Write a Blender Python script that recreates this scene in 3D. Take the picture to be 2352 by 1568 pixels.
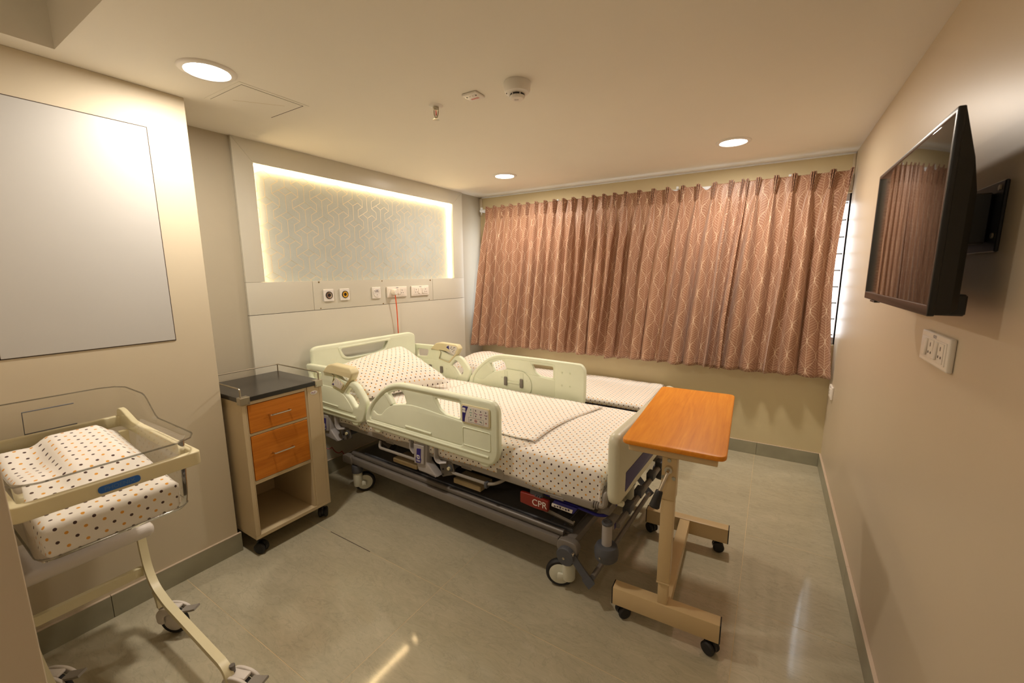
import bpy, bmesh, math, random
from mathutils import Vector, Matrix, noise
random.seed(7)
for _o in list(bpy.data.objects): bpy.data.objects.remove(_o)
scene = bpy.context.scene
COL = scene.collection
PI = math.pi

# ------------------------------------------------------------------ camera, world, exposure
cam_data = bpy.data.cameras.new('camera')
cam = bpy.data.objects.new('camera', cam_data); COL.objects.link(cam)
cam_data.sensor_fit = 'HORIZONTAL'; cam_data.sensor_width = 36.0
cam_data.lens = 958.05 * 36.0 / 2352.0
cam_data.clip_start = 0.02
YAW, PITCH, ROLL = -0.5569, -0.1632, -0.0066
_f = Vector((math.sin(YAW)*math.cos(PITCH), math.cos(YAW)*math.cos(PITCH), math.sin(PITCH)))
_r0 = Vector((math.cos(YAW), -math.sin(YAW), 0)); _u0 = _r0.cross(_f)
_r = _r0*math.cos(ROLL) + _u0*math.sin(ROLL); _u = -_r0*math.sin(ROLL) + _u0*math.cos(ROLL)
_m = Matrix((_r, _u, -_f)).transposed().to_4x4(); _m.translation = (2.7116, -3.7365, 1.4603)
cam.matrix_world = _m
cam_data.dof.use_dof = True; cam_data.dof.focus_distance = 2.7; cam_data.dof.aperture_fstop = 5.6
scene.camera = cam
w = bpy.data.worlds.new('daylight'); scene.world = w; w.use_nodes = True
w.node_tree.nodes['Background'].inputs[0].default_value = (0.88, 0.93, 1.0, 1)
w.node_tree.nodes['Background'].inputs[1].default_value = 4.2
scene.view_settings.view_transform = 'Standard'; scene.view_settings.look = 'None'
scene.view_settings.gamma = 1.0; scene.view_settings.exposure = 0.12
scene.view_settings.use_curve_mapping = False
LAMP_W = 13.0                      # watts of each ceiling downlight
LAMP_COL = (1.0, 0.88, 0.75)
LED_COL = (1.0, 0.70, 0.36)

# ------------------------------------------------------------------ materials
class X:                            # tiny expression builder for shader maths
    def __init__(s, t, k): s.t, s.k = t, k
    def op(s, o, *a):
        n = s.t.nodes.new('ShaderNodeMath'); n.operation = o
        for i, v in enumerate((s,) + a):
            if isinstance(v, X): s.t.links.new(v.k, n.inputs[i])
            else: n.inputs[i].default_value = v
        return X(s.t, n.outputs[0])
    def __add__(s, o): return s.op('ADD', o)
    def __sub__(s, o): return s.op('SUBTRACT', o)
    def __mul__(s, o): return s.op('MULTIPLY', o)
    def __truediv__(s, o): return s.op('DIVIDE', o)
    def lt(s, o): return s.op('LESS_THAN', o)
    def gt(s, o): return s.op('GREATER_THAN', o)
    def abs(s): return s.op('ABSOLUTE')
    def fract(s): return s.op('FRACT')
    def round(s): return s.op('ROUND')
    def mn(s, o): return s.op('MINIMUM', o)
    def mx(s, o): return s.op('MAXIMUM', o)
    def pingpong(s, o): return s.op('PINGPONG', o)

MATS = {}
def newmat(name):
    m = bpy.data.materials.new(name); m.use_nodes = True
    MATS[name] = m
    return m, m.node_tree, m.node_tree.nodes['Principled BSDF']
def setp(b, col=None, rough=None, metal=None, **k):
    if col is not None: b.inputs['Base Color'].default_value = (*col, 1)
    if rough is not None: b.inputs['Roughness'].default_value = rough
    if metal is not None: b.inputs['Metallic'].default_value = metal
    for a, v in k.items(): b.inputs[a.replace('_', ' ')].default_value = v
def texco(t, kind='Object'):
    return t.nodes.new('ShaderNodeTexCoord').outputs[kind]
def noise_tex(t, vec, scale, detail=4, rough=0.55, dist=0.0):
    n = t.nodes.new('ShaderNodeTexNoise'); n.inputs['Scale'].default_value = scale
    n.inputs['Detail'].default_value = detail; n.inputs['Roughness'].default_value = rough
    n.inputs['Distortion'].default_value = dist
    t.links.new(vec, n.inputs['Vector']); return n.outputs['Fac']
def mapping(t, vec, scale=(1, 1, 1), rot=(0, 0, 0)):
    n = t.nodes.new('ShaderNodeMapping'); n.inputs['Scale'].default_value = scale
    n.inputs['Rotation'].default_value = rot
    t.links.new(vec, n.inputs['Vector']); return n.outputs[0]
def ramp(t, fac, stops):
    n = t.nodes.new('ShaderNodeValToRGB'); e = n.color_ramp.elements
    while len(e) < len(stops): e.new(0.5)
    for i, (p, c) in enumerate(stops): e[i].position = p; e[i].color = (*c, 1)
    t.links.new(fac, n.inputs[0]); return n.outputs[0]
def mix(t, fac, a, b):
    n = t.nodes.new('ShaderNodeMix'); n.data_type = 'RGBA'
    if isinstance(fac, (int, float)): n.inputs[0].default_value = fac
    else: t.links.new(fac.k if isinstance(fac, X) else fac, n.inputs[0])
    for i, v in ((6, a), (7, b)):
        if isinstance(v, tuple): n.inputs[i].default_value = (*v, 1)
        else: t.links.new(v, n.inputs[i])
    return n.outputs[2]
def bump(t, b, h, strength=0.2, dist=0.002):
    n = t.nodes.new('ShaderNodeBump'); n.inputs['Strength'].default_value = strength
    n.inputs['Distance'].default_value = dist
    t.links.new(h.k if isinstance(h, X) else h, n.inputs['Height'])
    t.links.new(n.outputs[0], b.inputs['Normal'])
def plain(name, col, rough=0.5, metal=0.0, var=0.04, scale=6.0, bmp=0.0, bscale=300, **k):
    """solid paint / plastic / metal with a little procedural unevenness"""
    m, t, b = newmat(name); setp(b, col, rough, metal, **k)
    v = texco(t)
    f = noise_tex(t, v, scale)
    lo = tuple(c*(1-var) for c in col); hi = tuple(min(1, c*(1+var)) for c in col)
    t.links.new(ramp(t, f, [(0.3, lo), (0.7, hi)]), b.inputs['Base Color'])
    if bmp: bump(t, b, noise_tex(t, v, bscale, 2), bmp, 0.001)
    return m
def emis(name, col, strength):
    m, t, b = newmat(name); setp(b, (0.8, 0.8, 0.8), 0.5)
    b.inputs['Emission Color'].default_value = (*col, 1); b.inputs['Emission Strength'].default_value = strength
    return m
def wood(name, c0, c1, c2, axis=1, rough=0.35):
    m, t, b = newmat(name); setp(b, c1, rough, Specular_IOR_Level=0.28)
    sc = [14, 14, 14]; sc[axis] = 1.0
    v = mapping(t, texco(t), tuple(sc))
    f = noise_tex(t, v, 2.2, 6, 0.62, 1.2)
    sc2 = [120, 120, 120]; sc2[axis] = 5
    f2 = noise_tex(t, mapping(t, texco(t), tuple(sc2)), 1.0, 3)
    c = mix(t, 0.25, ramp(t, f, [(0.3, c0), (0.52, c1), (0.72, c2)]), ramp(t, f2, [(0.35, c0), (0.65, c2)]))
    t.links.new(c, b.inputs['Base Color'])
    bump(t, b, f2, 0.05, 0.0006)
    return m

plain('wall_cream', (0.635, 0.56, 0.42), 0.5, var=0.03, scale=1.3, bmp=0.04, bscale=120)
plain('wall_near', (0.62, 0.525, 0.395), 0.5, var=0.03, scale=1.3, bmp=0.04, bscale=120)
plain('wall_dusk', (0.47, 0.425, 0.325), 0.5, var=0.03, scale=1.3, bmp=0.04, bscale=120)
plain('wall_tv', (0.60, 0.505, 0.375), 0.38, var=0.03, scale=1.1, bmp=0.03, bscale=70)
plain('wall_sage', (0.65, 0.56, 0.345), 0.6, var=0.03, scale=1.5, bmp=0.04, bscale=120)
plain('laminate', (0.64, 0.62, 0.53), 0.32, var=0.02, scale=1.5)
plain('hatch_white', (0.53, 0.525, 0.505), 0.38, var=0.03, scale=1.2)
plain('ceiling_paint', (0.86, 0.83, 0.745), 0.75, var=0.02, scale=1.0, bmp=0.03, bscale=90)
plain('trim_white', (0.84, 0.88, 0.92), 0.4)
plain('white_plastic', (0.82, 0.79, 0.74), 0.35, var=0.02)
plain('socket_white', (0.84, 0.78, 0.70), 0.3, var=0.02)
plain('bed_green', (0.81, 0.865, 0.685), 0.38, var=0.03, scale=5)
plain('bed_green_deep', (0.77, 0.825, 0.645), 0.42, var=0.03, scale=5)
plain('footboard_cream', (0.74, 0.73, 0.58), 0.36, var=0.02)
plain('control_yellow', (0.72, 0.65, 0.41), 0.38, var=0.05, scale=4)
plain('badge_print', (0.10, 0.22, 0.48), 0.5)
plain('cradle_yellow', (0.79, 0.72, 0.475), 0.4, var=0.03)
plain('cradle_white', (0.74, 0.69, 0.64), 0.45, var=0.03)
plain('grey_metal', (0.15, 0.135, 0.12), 0.42, 0.3, var=0.06)
plain('grey_plastic', (0.20, 0.18, 0.16), 0.45, var=0.05)
plain('bracket_grey', (0.40, 0.375, 0.365), 0.42, var=0.05)
plain('light_grey', (0.31, 0.285, 0.255), 0.42, var=0.05)
plain('slate', (0.085, 0.09, 0.105), 0.55, var=0.06, bmp=0.1)
plain('dark_grey', (0.10, 0.09, 0.08), 0.35, var=0.08)
plain('black_plastic', (0.012, 0.012, 0.014), 0.35, var=0.1)
plain('rubber', (0.018, 0.017, 0.017), 0.6, var=0.1)
plain('wheel_white', (0.74, 0.74, 0.62), 0.45, var=0.04)
plain('navy', (0.055, 0.045, 0.20), 0.5, var=0.05)
plain('navy_print', (0.03, 0.02, 0.19), 0.45, var=0.02)
plain('royal_blue', (0.02, 0.017, 0.22), 0.35, var=0.04)
plain('badge_blue', (0.02, 0.14, 0.55), 0.35, var=0.02)
plain('cpr_red', (0.22, 0.018, 0.010), 0.38, var=0.05)
plain('coil_red', (0.35, 0.02, 0.02), 0.4)
plain('cord_orange', (0.80, 0.10, 0.02), 0.4)
plain('print_dark', (0.05, 0.035, 0.07), 0.5)
plain('print_green', (0.10, 0.35, 0.26), 0.5)
plain('print_purple', (0.22, 0.02, 0.16), 0.5)
plain('print_red', (0.65, 0.06, 0.05), 0.5)
plain('print_white', (0.80, 0.78, 0.74), 0.5)
plain('print_grey', (0.35, 0.33, 0.34), 0.5)
plain('label_pale', (0.74, 0.71, 0.66), 0.35, var=0.02)
plain('chrome', (0.62, 0.59, 0.54), 0.16, 1.0, var=0.03)
plain('steel', (0.50, 0.46, 0.38), 0.3, 1.0, var=0.04)
plain('brass_dark', (0.22, 0.15, 0.05), 0.4, 0.8)
plain('cabinet_beige', (0.62, 0.50, 0.315), 0.42, var=0.02)
plain('table_beige', (0.68, 0.515, 0.285), 0.36, var=0.02)
plain('top_black', (0.020, 0.018, 0.016), 0.22, var=0.1)
plain('tv_black', (0.010, 0.010, 0.011), 0.3, var=0.1)
plain('couch_navy', (0.012, 0.011, 0.018), 0.5, var=0.1, bmp=0.1)
plain('gap_dark', (0.05, 0.03, 0.02), 0.8)
plain('baseboard_tile', (0.34, 0.325, 0.235), 0.35, var=0.12, scale=5)
plain('baseboard_cap', (0.62, 0.50, 0.38), 0.5, var=0.03)
plain('grout', (0.62, 0.50, 0.30), 0.8, var=0.25, scale=3)
plain('bolt_zinc', (0.55, 0.56, 0.50), 0.35, 0.9)
plain('bulb_red', (0.55, 0.01, 0.01), 0.15)
plain('yellow_ring', (0.80, 0.42, 0.02), 0.35)
plain('mattress_blue', (0.03, 0.03, 0.07), 0.5)
plain('battery_cream', (0.40, 0.31, 0.17), 0.5)
emis('lamp_glow', (1.0, 0.93, 0.80), 22.0)
emis('led_glow', LED_COL, 55.0)
wood('orange_wood', (0.70, 0.225, 0.016), (0.80, 0.285, 0.022), (0.88, 0.35, 0.036), 1, 0.42)
wood('drawer_wood', (0.46, 0.135, 0.014), (0.58, 0.19, 0.02), (0.66, 0.24, 0.032), 1, 0.36)

def mk_screen():
    m, t, b = newmat('tv_screen'); setp(b, (0.006, 0.006, 0.007), 0.04, Specular_IOR_Level=0.9)
    f = noise_tex(t, texco(t), 3); t.links.new(ramp(t, f, [(0.3, (0.005,)*3), (0.7, (0.008,)*3)]), b.inputs['Base Color'])
mk_screen()
def mk_acrylic():
    m, t, b = newmat('acrylic')
    out = t.nodes['Material Output']
    tr = t.nodes.new('ShaderNodeBsdfTransparent'); gl = t.nodes.new('ShaderNodeBsdfGlossy')
    gl.inputs['Roughness'].default_value = 0.06
    tr.inputs[0].default_value = (0.955, 0.955, 0.94, 1)
    lw = t.nodes.new('ShaderNodeLayerWeight'); lw.inputs[0].default_value = 0.22
    k = X(t, lw.outputs['Fresnel']) * 0.9 + 0.02
    ms = t.nodes.new('ShaderNodeMixShader')
    t.links.new(k.k, ms.inputs[0]); t.links.new(tr.outputs[0], ms.inputs[1]); t.links.new(gl.outputs[0], ms.inputs[2])
    t.links.new(ms.outputs[0], out.inputs[0])
mk_acrylic()
def mk_acrylic_edge():
    m, t, b = newmat('acrylic_edge')
    out = t.nodes['Material Output']
    tr = t.nodes.new('ShaderNodeBsdfTransparent'); tr.inputs[0].default_value = (0.62, 0.62, 0.60, 1)
    gl = t.nodes.new('ShaderNodeBsdfGlossy'); gl.inputs['Roughness'].default_value = 0.08
    ms = t.nodes.new('ShaderNodeMixShader'); ms.inputs[0].default_value = 0.22
    t.links.new(tr.outputs[0], ms.inputs[1]); t.links.new(gl.outputs[0], ms.inputs[2])
    t.links.new(ms.outputs[0], out.inputs[0])
mk_acrylic_edge()
def mk_pane():
    m, t, b = newmat('window_glass')
    out = t.nodes['Material Output']
    tr = t.nodes.new('ShaderNodeBsdfTransparent'); gl = t.nodes.new('ShaderNodeBsdfGlossy')
    gl.inputs['Roughness'].default_value = 0.05
    ms = t.nodes.new('ShaderNodeMixShader'); ms.inputs[0].default_value = 0.08
    t.links.new(tr.outputs[0], ms.inputs[1]); t.links.new(gl.outputs[0], ms.inputs[2])
    t.links.new(ms.outputs[0], out.inputs[0])
mk_pane()
def mk_floor():
    m, t, b = newmat('floor_tile'); setp(b, (0.4, 0.4, 0.34), 0.12, Specular_IOR_Level=0.5)
    oi = t.nodes.new('ShaderNodeObjectInfo')
    add = t.nodes.new('ShaderNodeVectorMath'); add.operation = 'ADD'
    t.links.new(texco(t), add.inputs[0])
    mul = t.nodes.new('ShaderNodeVectorMath'); mul.operation = 'SCALE'; mul.inputs['Scale'].default_value = 9.0
    cmb = t.nodes.new('ShaderNodeCombineXYZ')
    for i in range(2): t.links.new(oi.outputs['Random'], cmb.inputs[i])
    t.links.new(cmb.outputs[0], mul.inputs[0]); t.links.new(mul.outputs[0], add.inputs[1])
    v = add.outputs[0]
    big = noise_tex(t, mapping(t, v, (1.0, 1.9, 1), (0, 0, 0.5)), 2.4, 6, 0.6, 1.4)
    fine = noise_tex(t, mapping(t, v, (1.0, 3.2, 1), (0, 0, 0.45)), 9, 8, 0.68, 2.2)
    vein = noise_tex(t, mapping(t, v, (1, 2.2, 1), (0, 0, 0.7)), 3.3, 5, 0.6, 3.0)
    c = mix(t, 0.5, ramp(t, big, [(0.3, (0.42, 0.385, 0.275)), (0.7, (0.55, 0.50, 0.37))]),
            ramp(t, fine, [(0.3, (0.40, 0.37, 0.265)), (0.55, (0.495, 0.45, 0.33)), (0.75, (0.58, 0.525, 0.40))]))
    vm = (X(t, vein) - 0.5).abs().lt(0.012) * 0.22
    c = mix(t, vm, c, (0.27, 0.26, 0.19))
    t.links.new(c, b.inputs['Base Color'])
    t.links.new((X(t, fine) * 0.07 + 0.04).k, b.inputs['Roughness'])
mk_floor()
def mk_dots():
    m, t, b = newmat('dotted_cloth'); setp(b, (0.8, 0.75, 0.7), 0.85, Sheen_Weight=0.15)
    sp = t.nodes.new('ShaderNodeSeparateXYZ'); t.links.new(texco(t, 'UV'), sp.inputs[0])
    u, v = X(t, sp.outputs[0]), X(t, sp.outputs[1])
    r = v / 0.0195; row = r.round(); dy = (r - row) * 0.0195
    odd = row.pingpong(1.0)
    c = u / 0.0375 + odd * 0.5; dx = (c - c.round()) * 0.0375
    dist = (dx*dx + dy*dy).op('SQRT')
    inside = dist.lt(0.0043)
    cloth = ramp(t, noise_tex(t, texco(t, 'UV'), 5), [(0.3, (0.87, 0.825, 0.765)), (0.7, (0.90, 0.86, 0.805))])
    dot = mix(t, odd, (0.050, 0.015, 0.013), (0.76, 0.34, 0.025))
    t.links.new(mix(t, inside, cloth, dot), b.inputs['Base Color'])
    wv = noise_tex(t, texco(t, 'UV'), 900, 1)
    bump(t, b, wv, 0.08, 0.0006)
mk_dots()
def mk_leaf():
    m, t, b = newmat('leaf_curtain'); setp(b, (0.4, 0.2, 0.12), 0.42, Sheen_Weight=0.25, Specular_IOR_Level=0.45)
    sp = t.nodes.new('ShaderNodeSeparateXYZ'); t.links.new(texco(t, 'UV'), sp.inputs[0])
    W, H = 0.105, 0.215
    x = X(t, sp.outputs[0]) / W; y = X(t, sp.outputs[1]) / H
    xe = (x - x.round()).abs(); xo = (xe * -1.0) + 0.5
    cs = (y * (2*PI)).op('COSINE')
    be = cs * 0.235 + 0.25                 # ogee outline between the two half-dropped leaf rows
    even = xe.lt(be)
    d = even * xe + (even * -1.0 + 1.0) * xo
    q = (y * 11.0) - d.op('POWER', 0.62) * 3.4
    vein = ((q - q.round()).abs()).lt(0.05)
    stem = d.lt(0.0075)
    edge = ((xe - be).abs()).lt(0.014)
    line = vein.mx(stem).mx(edge)
    hem = ((y * H - 0.765).abs()).lt(0.0012)
    uv = texco(t, 'UV')
    f = noise_tex(t, mapping(t, uv, (6, 1, 1)), 4, 4)
    base = ramp(t, f, [(0.3, (0.31, 0.150, 0.088)), (0.7, (0.39, 0.198, 0.120))])
    t.links.new(mix(t, hem * 0.6, mix(t, line * 0.85, base, (0.80, 0.61, 0.44)), (0.10, 0.04, 0.02)), b.inputs['Base Color'])
    bump(t, b, noise_tex(t, uv, 22, 3), 0.25, 0.004)
mk_leaf()
def mk_wallpaper():
    m, t, b = newmat('wallpaper_blue'); setp(b, (0.5, 0.52, 0.48), 0.6)
    v = texco(t)
    f = noise_tex(t, mapping(t, v, (1, 1, 12)), 60, 4); g = noise_tex(t, mapping(t, v, (1, 12, 1)), 60, 4)
    h = noise_tex(t, v, 6, 3)
    k = X(t, f)*0.35 + X(t, g)*0.35 + X(t, h)*0.3
    t.links.new(ramp(t, k.k, [(0.35, (0.45, 0.50, 0.48)), (0.65, (0.60, 0.635, 0.60))]), b.inputs['Base Color'])
mk_wallpaper()
plain('gold_line', (0.88, 0.74, 0.50), 0.4, 0.2)
plain('gold_thin', (0.50, 0.40, 0.16), 0.35, 0.35)
M = lambda n: MATS[n]

# ------------------------------------------------------------------ geometry helpers
def V(*a): return Vector(a)
def box_bm(bm, x0, x1, y0, y1, z0, z1, bev=0.0, seg=2):
    r = bmesh.ops.create_cube(bm, size=1.0)
    vs = r['verts']
    for v in vs:
        v.co = V(x0 + (v.co.x+.5)*(x1-x0), y0 + (v.co.y+.5)*(y1-y0), z0 + (v.co.z+.5)*(z1-z0))
    if bev > 0:
        es = list({e for v in vs for e in v.link_edges})
        bmesh.ops.bevel(bm, geom=es, offset=bev, segments=seg, affect='EDGES', profile=0.5)
def cyl_bm(bm, p0, p1, r0, r1=None, n=20, caps=True):
    p0, p1 = Vector(p0), Vector(p1); r1 = r0 if r1 is None else r1
    d = p1 - p0
    m = Matrix.Translation((p0+p1)/2) @ d.to_track_quat('Z', 'Y').to_matrix().to_4x4()
    bmesh.ops.create_cone(bm, cap_ends=caps, segments=n, radius1=r0, radius2=r1, depth=d.length, matrix=m)
def smooth_path(pts, r, n=6):
    """round the inner corners of a polyline"""
    pts = [Vector(p) for p in pts]; out = [pts[0]]
    for i in range(1, len(pts)-1):
        a, b, c = pts[i-1], pts[i], pts[i+1]
        ra = min(r, (a-b).length*.49, (c-b).length*.49)
        p, q = b + (a-b).normalized()*ra, b + (c-b).normalized()*ra
        for k in range(n+1):
            t = k/n; out.append(p*(1-t)**2 + b*2*t*(1-t) + q*t*t)
    out.append(pts[-1]); return out
def tube_bm(bm, pts, r, n=10, ry=None, up=None, square=False):
    """sweep a round (or rectangular half-size r x ry) section along a path"""
    pts = [Vector(p) for p in pts]; ry = r if ry is None else ry
    rings = []; prev = None
    for i, p in enumerate(pts):
        d = (pts[min(i+1, len(pts)-1)] - pts[max(i-1, 0)]).normalized()
        if up is not None: a = Vector(up).cross(d).normalized()
        else:
            a = (prev - d*prev.dot(d)).normalized() if prev is not None else d.orthogonal().normalized()
        prev = a; c = d.cross(a)
        if square: prof = [(-1, -1), (1, -1), (1, 1), (-1, 1)]
        else: prof = [(math.cos(2*PI*k/n), math.sin(2*PI*k/n)) for k in range(n)]
        rings.append([bm.verts.new(p + a*(x*r) + c*(y*ry)) for x, y in prof])
    k = len(rings[0])
    for i in range(len(rings)-1):
        for j in range(k):
            bm.faces.new((rings[i][j], rings[i][(j+1) % k], rings[i+1][(j+1) % k], rings[i+1][j]))
    bm.faces.new(list(reversed(rings[0]))); bm.faces.new(rings[-1])
def lathe_bm(bm, prof, n=32, mtx=None):
    """revolve (r,z) profile round Z"""
    rings = []
    for r, z in prof:
        if r < 1e-6: rings.append([bm.verts.new((0, 0, z))])
        else: rings.append([bm.verts.new((r*math.cos(2*PI*k/n), r*math.sin(2*PI*k/n), z)) for k in range(n)])
    vs = [v for g in rings for v in g]
    for a, b in zip(rings, rings[1:]):
        if len(a) == 1 and len(b) == 1: continue
        for k in range(n):
            if len(a) == 1: bm.faces.new((a[0], b[k], b[(k+1) % n]))
            elif len(b) == 1: bm.faces.new((a[k], b[0], a[(k+1) % n]))
            else: bm.faces.new((a[k], b[k], b[(k+1) % n], a[(k+1) % n]))
    if mtx is not None:
        for v in vs: v.co = mtx @ v.co
def fillet(pts, r, n=5):
    out = []; k = len(pts)
    for i in range(k):
        a, b, c = Vector(pts[i-1]), Vector(pts[i]), Vector(pts[(i+1) % k])
        ra = min(r, (a-b).length*.48, (c-b).length*.48)
        p, q = b + (a-b).normalized()*ra, b + (c-b).normalized()*ra
        for j in range(n+1):
            t = j/n; z = p*(1-t)**2 + b*2*t*(1-t) + q*t*t; out.append((z.x, z.y))
    return out
def rrect(x0, x1, y0, y1, r, n=5): return fillet([(x0, y0), (x1, y0), (x1, y1), (x0, y1)], r, n)
def plate_mesh(name, outline, holes, t, bev, frame):
    """flat plate cut from a 2-D outline with holes and a rounded edge; frame maps (x,y,thickness) to 3-D"""
    cu = bpy.data.curves.new(name, 'CURVE'); cu.dimensions = '2D'; cu.fill_mode = 'BOTH'
    cu.extrude = max(t/2 - bev, 0); cu.bevel_depth = bev; cu.bevel_resolution = 2; cu.offset = -bev
    for loop in [outline] + list(holes):
        s = cu.splines.new('POLY'); s.points.add(len(loop)-1)
        for p, (x, y) in zip(s.points, loop): p.co = (x, y, 0, 1)
        s.use_cyclic_u = True
    o = bpy.data.objects.new(name, cu); COL.objects.link(o)
    bpy.context.view_layer.update()
    me = bpy.data.meshes.new_from_object(o.evaluated_get(bpy.context.evaluated_depsgraph_get()))
    bpy.data.objects.remove(o); bpy.data.curves.remove(cu)
    me.transform(frame)
    bm = bmesh.new(); bm.from_mesh(me); bmesh.ops.remove_doubles(bm, verts=bm.verts, dist=1e-5)
    bmesh.ops.recalc_face_normals(bm, faces=bm.faces); bm.to_mesh(me); bm.free()
    me.name = name; me.materials.clear()
    return me
def fr(ox, ax, ay, at):
    m = Matrix((Vector(ax), Vector(ay), Vector(at))).transposed().to_4x4(); m.translation = ox; return m
def text_mesh(txt, size, frame, align='CENTER', bold=0.0):
    cu = bpy.data.curves.new(txt, 'FONT'); cu.body = txt; cu.size = size; cu.align_x = align; cu.align_y = 'CENTER'
    cu.extrude = 0.0003; cu.offset = bold
    o = bpy.data.objects.new(txt, cu); COL.objects.link(o); bpy.context.view_layer.update()
    me = bpy.data.meshes.new_from_object(o.evaluated_get(bpy.context.evaluated_depsgraph_get()))
    bpy.data.objects.remove(o); bpy.data.curves.remove(cu); me.transform(frame); me.materials.clear()
    return me
def finish(me, mat, angle=35):
    me.materials.append(M(mat) if isinstance(mat, str) else mat)
    for p in me.polygons: p.use_smooth = True
    try: me.set_sharp_from_angle(angle=math.radians(angle))
    except Exception: pass
def obj(name, geo, mat, parent=None, angle=35):
    """geo: bmesh or mesh -> one linked mesh object"""
    if isinstance(geo, bmesh.types.BMesh):
        bmesh.ops.recalc_face_normals(geo, faces=geo.faces)
        me = bpy.data.meshes.new(name); geo.to_mesh(me); geo.free()
    else: me = geo
    me.name = name; finish(me, mat, angle)
    o = bpy.data.objects.new(name, me); COL.objects.link(o)
    if parent is not None: o.parent = parent
    return o
def grid_mesh(name, nu, nv, fn, uvfn=None):
    me = bpy.data.meshes.new(name); vs = []; uv = []
    for j in range(nv+1):
        for i in range(nu+1):
            vs.append(fn(i, j)); uv.append(uvfn(i, j) if uvfn else (i/nu, j/nv))
    fs = [(j*(nu+1)+i, j*(nu+1)+i+1, (j+1)*(nu+1)+i+1, (j+1)*(nu+1)+i) for j in range(nv) for i in range(nu)]
    me.from_pydata([tuple(v) for v in vs], [], fs)
    l = me.uv_layers.new(name='UVMap')
    for lp in me.loops: l.data[lp.index].uv = uv[lp.vertex_index]
    return me
def tag(o, label, cat, group=None, kind=None):
    o['label'] = label; o['category'] = cat
    if group: o['group'] = group
    if kind: o['kind'] = kind
    return o
def empty(name, loc=(0, 0, 0), rz=0.0):
    o = bpy.data.objects.new(name, None); COL.objects.link(o); o.location = loc; o.rotation_euler = (0, 0, rz)
    o.empty_display_size = 0.1; return o
def box(name, parent, mat, x0, x1, y0, y1, z0, z1, bev=0.0, seg=2):
    bm = bmesh.new(); box_bm(bm, x0, x1, y0, y1, z0, z1, bev, seg); return obj(name, bm, mat, parent)
def cyl(name, parent, mat, p0, p1, r0, r1=None, n=20):
    bm = bmesh.new(); cyl_bm(bm, p0, p1, r0, r1, n); return obj(name, bm, mat, parent)
def tube(name, parent, mat, pts, r, n=10, **k):
    bm = bmesh.new(); tube_bm(bm, pts, r, n, **k); return obj(name, bm, mat, parent)
def plate(name, parent, mat, outline, holes, t, bev, frame):
    return obj(name, plate_mesh(name, outline, holes, t, bev, frame), mat, parent)
def copy_tree(o, parent=None):
    c = o.copy(); COL.objects.link(c); c.parent = parent
    for ch in [k for k in bpy.data.objects if k.parent == o]: copy_tree(ch, c)
    return c
XYZ = (V(1, 0, 0), V(0, 1, 0), V(0, 0, 1))
# ------------------------------------------------------------------ the room
RW, RH = 3.116, 2.245
YB = -5.3
def struct(name, label, cat, bm, mat):
    return tag(obj(name, bm, mat), label, cat, kind='structure')
# floor: grout bed with every 1.2 x 0.6 m tile laid on it
bm = bmesh.new(); box_bm(bm, -0.15, 3.25, YB, 0.15, -0.06, -0.0004)
floor = struct('floor', 'grey-green marbled tile floor with thin ochre joints', 'floor', bm, 'grout')
xs = [0.0, 0.300, 1.4975, 2.690, RW]; ys = [YB] + [-2.433 + 0.602*k for k in range(-4, 5)]
ys = [y for y in ys if y < -0.01] + [0.0]
G = 0.0011; _cache = {}
for i in range(len(xs)-1):
    for j in range(len(ys)-1):
        wx, wy = xs[i+1]-xs[i]-2*G, ys[j+1]-ys[j]-2*G
        if wx < .01 or wy < .01: continue
        key = (round(wx, 3), round(wy, 3))
        if key not in _cache:
            bm = bmesh.new(); box_bm(bm, -wx/2, wx/2, -wy/2, wy/2, -0.009, 0.0, 0.0003, 1)
            t0 = obj('floor_tile', bm, 'floor_tile', floor); _cache[key] = t0.data
        else:
            t0 = bpy.data.objects.new('floor_tile', _cache[key]); COL.objects.link(t0); t0.parent = floor
        t0.location = ((xs[i]+xs[i+1])/2, (ys[j]+ys[j+1])/2, 0)
box('open_joint', floor, 'gap_dark', 0.665, 1.0, -2.4347, -2.4313, -0.003, 0.0004)

# walls
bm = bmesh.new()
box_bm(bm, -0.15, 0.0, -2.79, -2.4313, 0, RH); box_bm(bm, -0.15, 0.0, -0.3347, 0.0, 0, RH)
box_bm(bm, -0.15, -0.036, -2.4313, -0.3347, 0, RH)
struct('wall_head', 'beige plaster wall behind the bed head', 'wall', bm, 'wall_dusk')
bm = bmesh.new(); box_bm(bm, -0.15, 0.393, -3.644, -2.79, 0, RH, 0.002, 1)
struct('wall_column', 'cream wall projection holding the large white hatch', 'wall', bm, 'wall_cream')
bm = bmesh.new(); box_bm(bm, -0.15, 1.75, YB, -3.644, 0, RH, 0.004, 2)
struct('wall_near', 'pinkish beige wall corner at the near left edge', 'wall', bm, 'wall_near')
bm = bmesh.new(); box_bm(bm, RW, RW+0.14, YB, 0.15, 0, RH)
struct('wall_tv', 'satin beige laminate wall carrying the television', 'wall', bm, 'wall_tv')
bm = bmesh.new(); box_bm(bm, 1.75, RW, YB-0.12, YB, 0, RH)
struct('wall_entry', 'beige end wall of the entrance passage behind the viewer', 'wall', bm, 'wall_cream')
WX0, WX1, WZ0, WZ1 = 0.06, 3.1155, 0.93, 1.985
bm = bmesh.new()
box_bm(bm, -0.15, RW+0.14, 0, 0.15, 0, WZ0); box_bm(bm, -0.15, RW+0.14, 0, 0.15, WZ1, RH)
box_bm(bm, -0.15, WX0, 0, 0.15, WZ0, WZ1); box_bm(bm, RW, RW+0.14, 0, 0.15, WZ0, WZ1)
struct('wall_window', 'sage beige window wall behind the leaf-print curtains', 'wall', bm, 'wall_sage')
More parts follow.
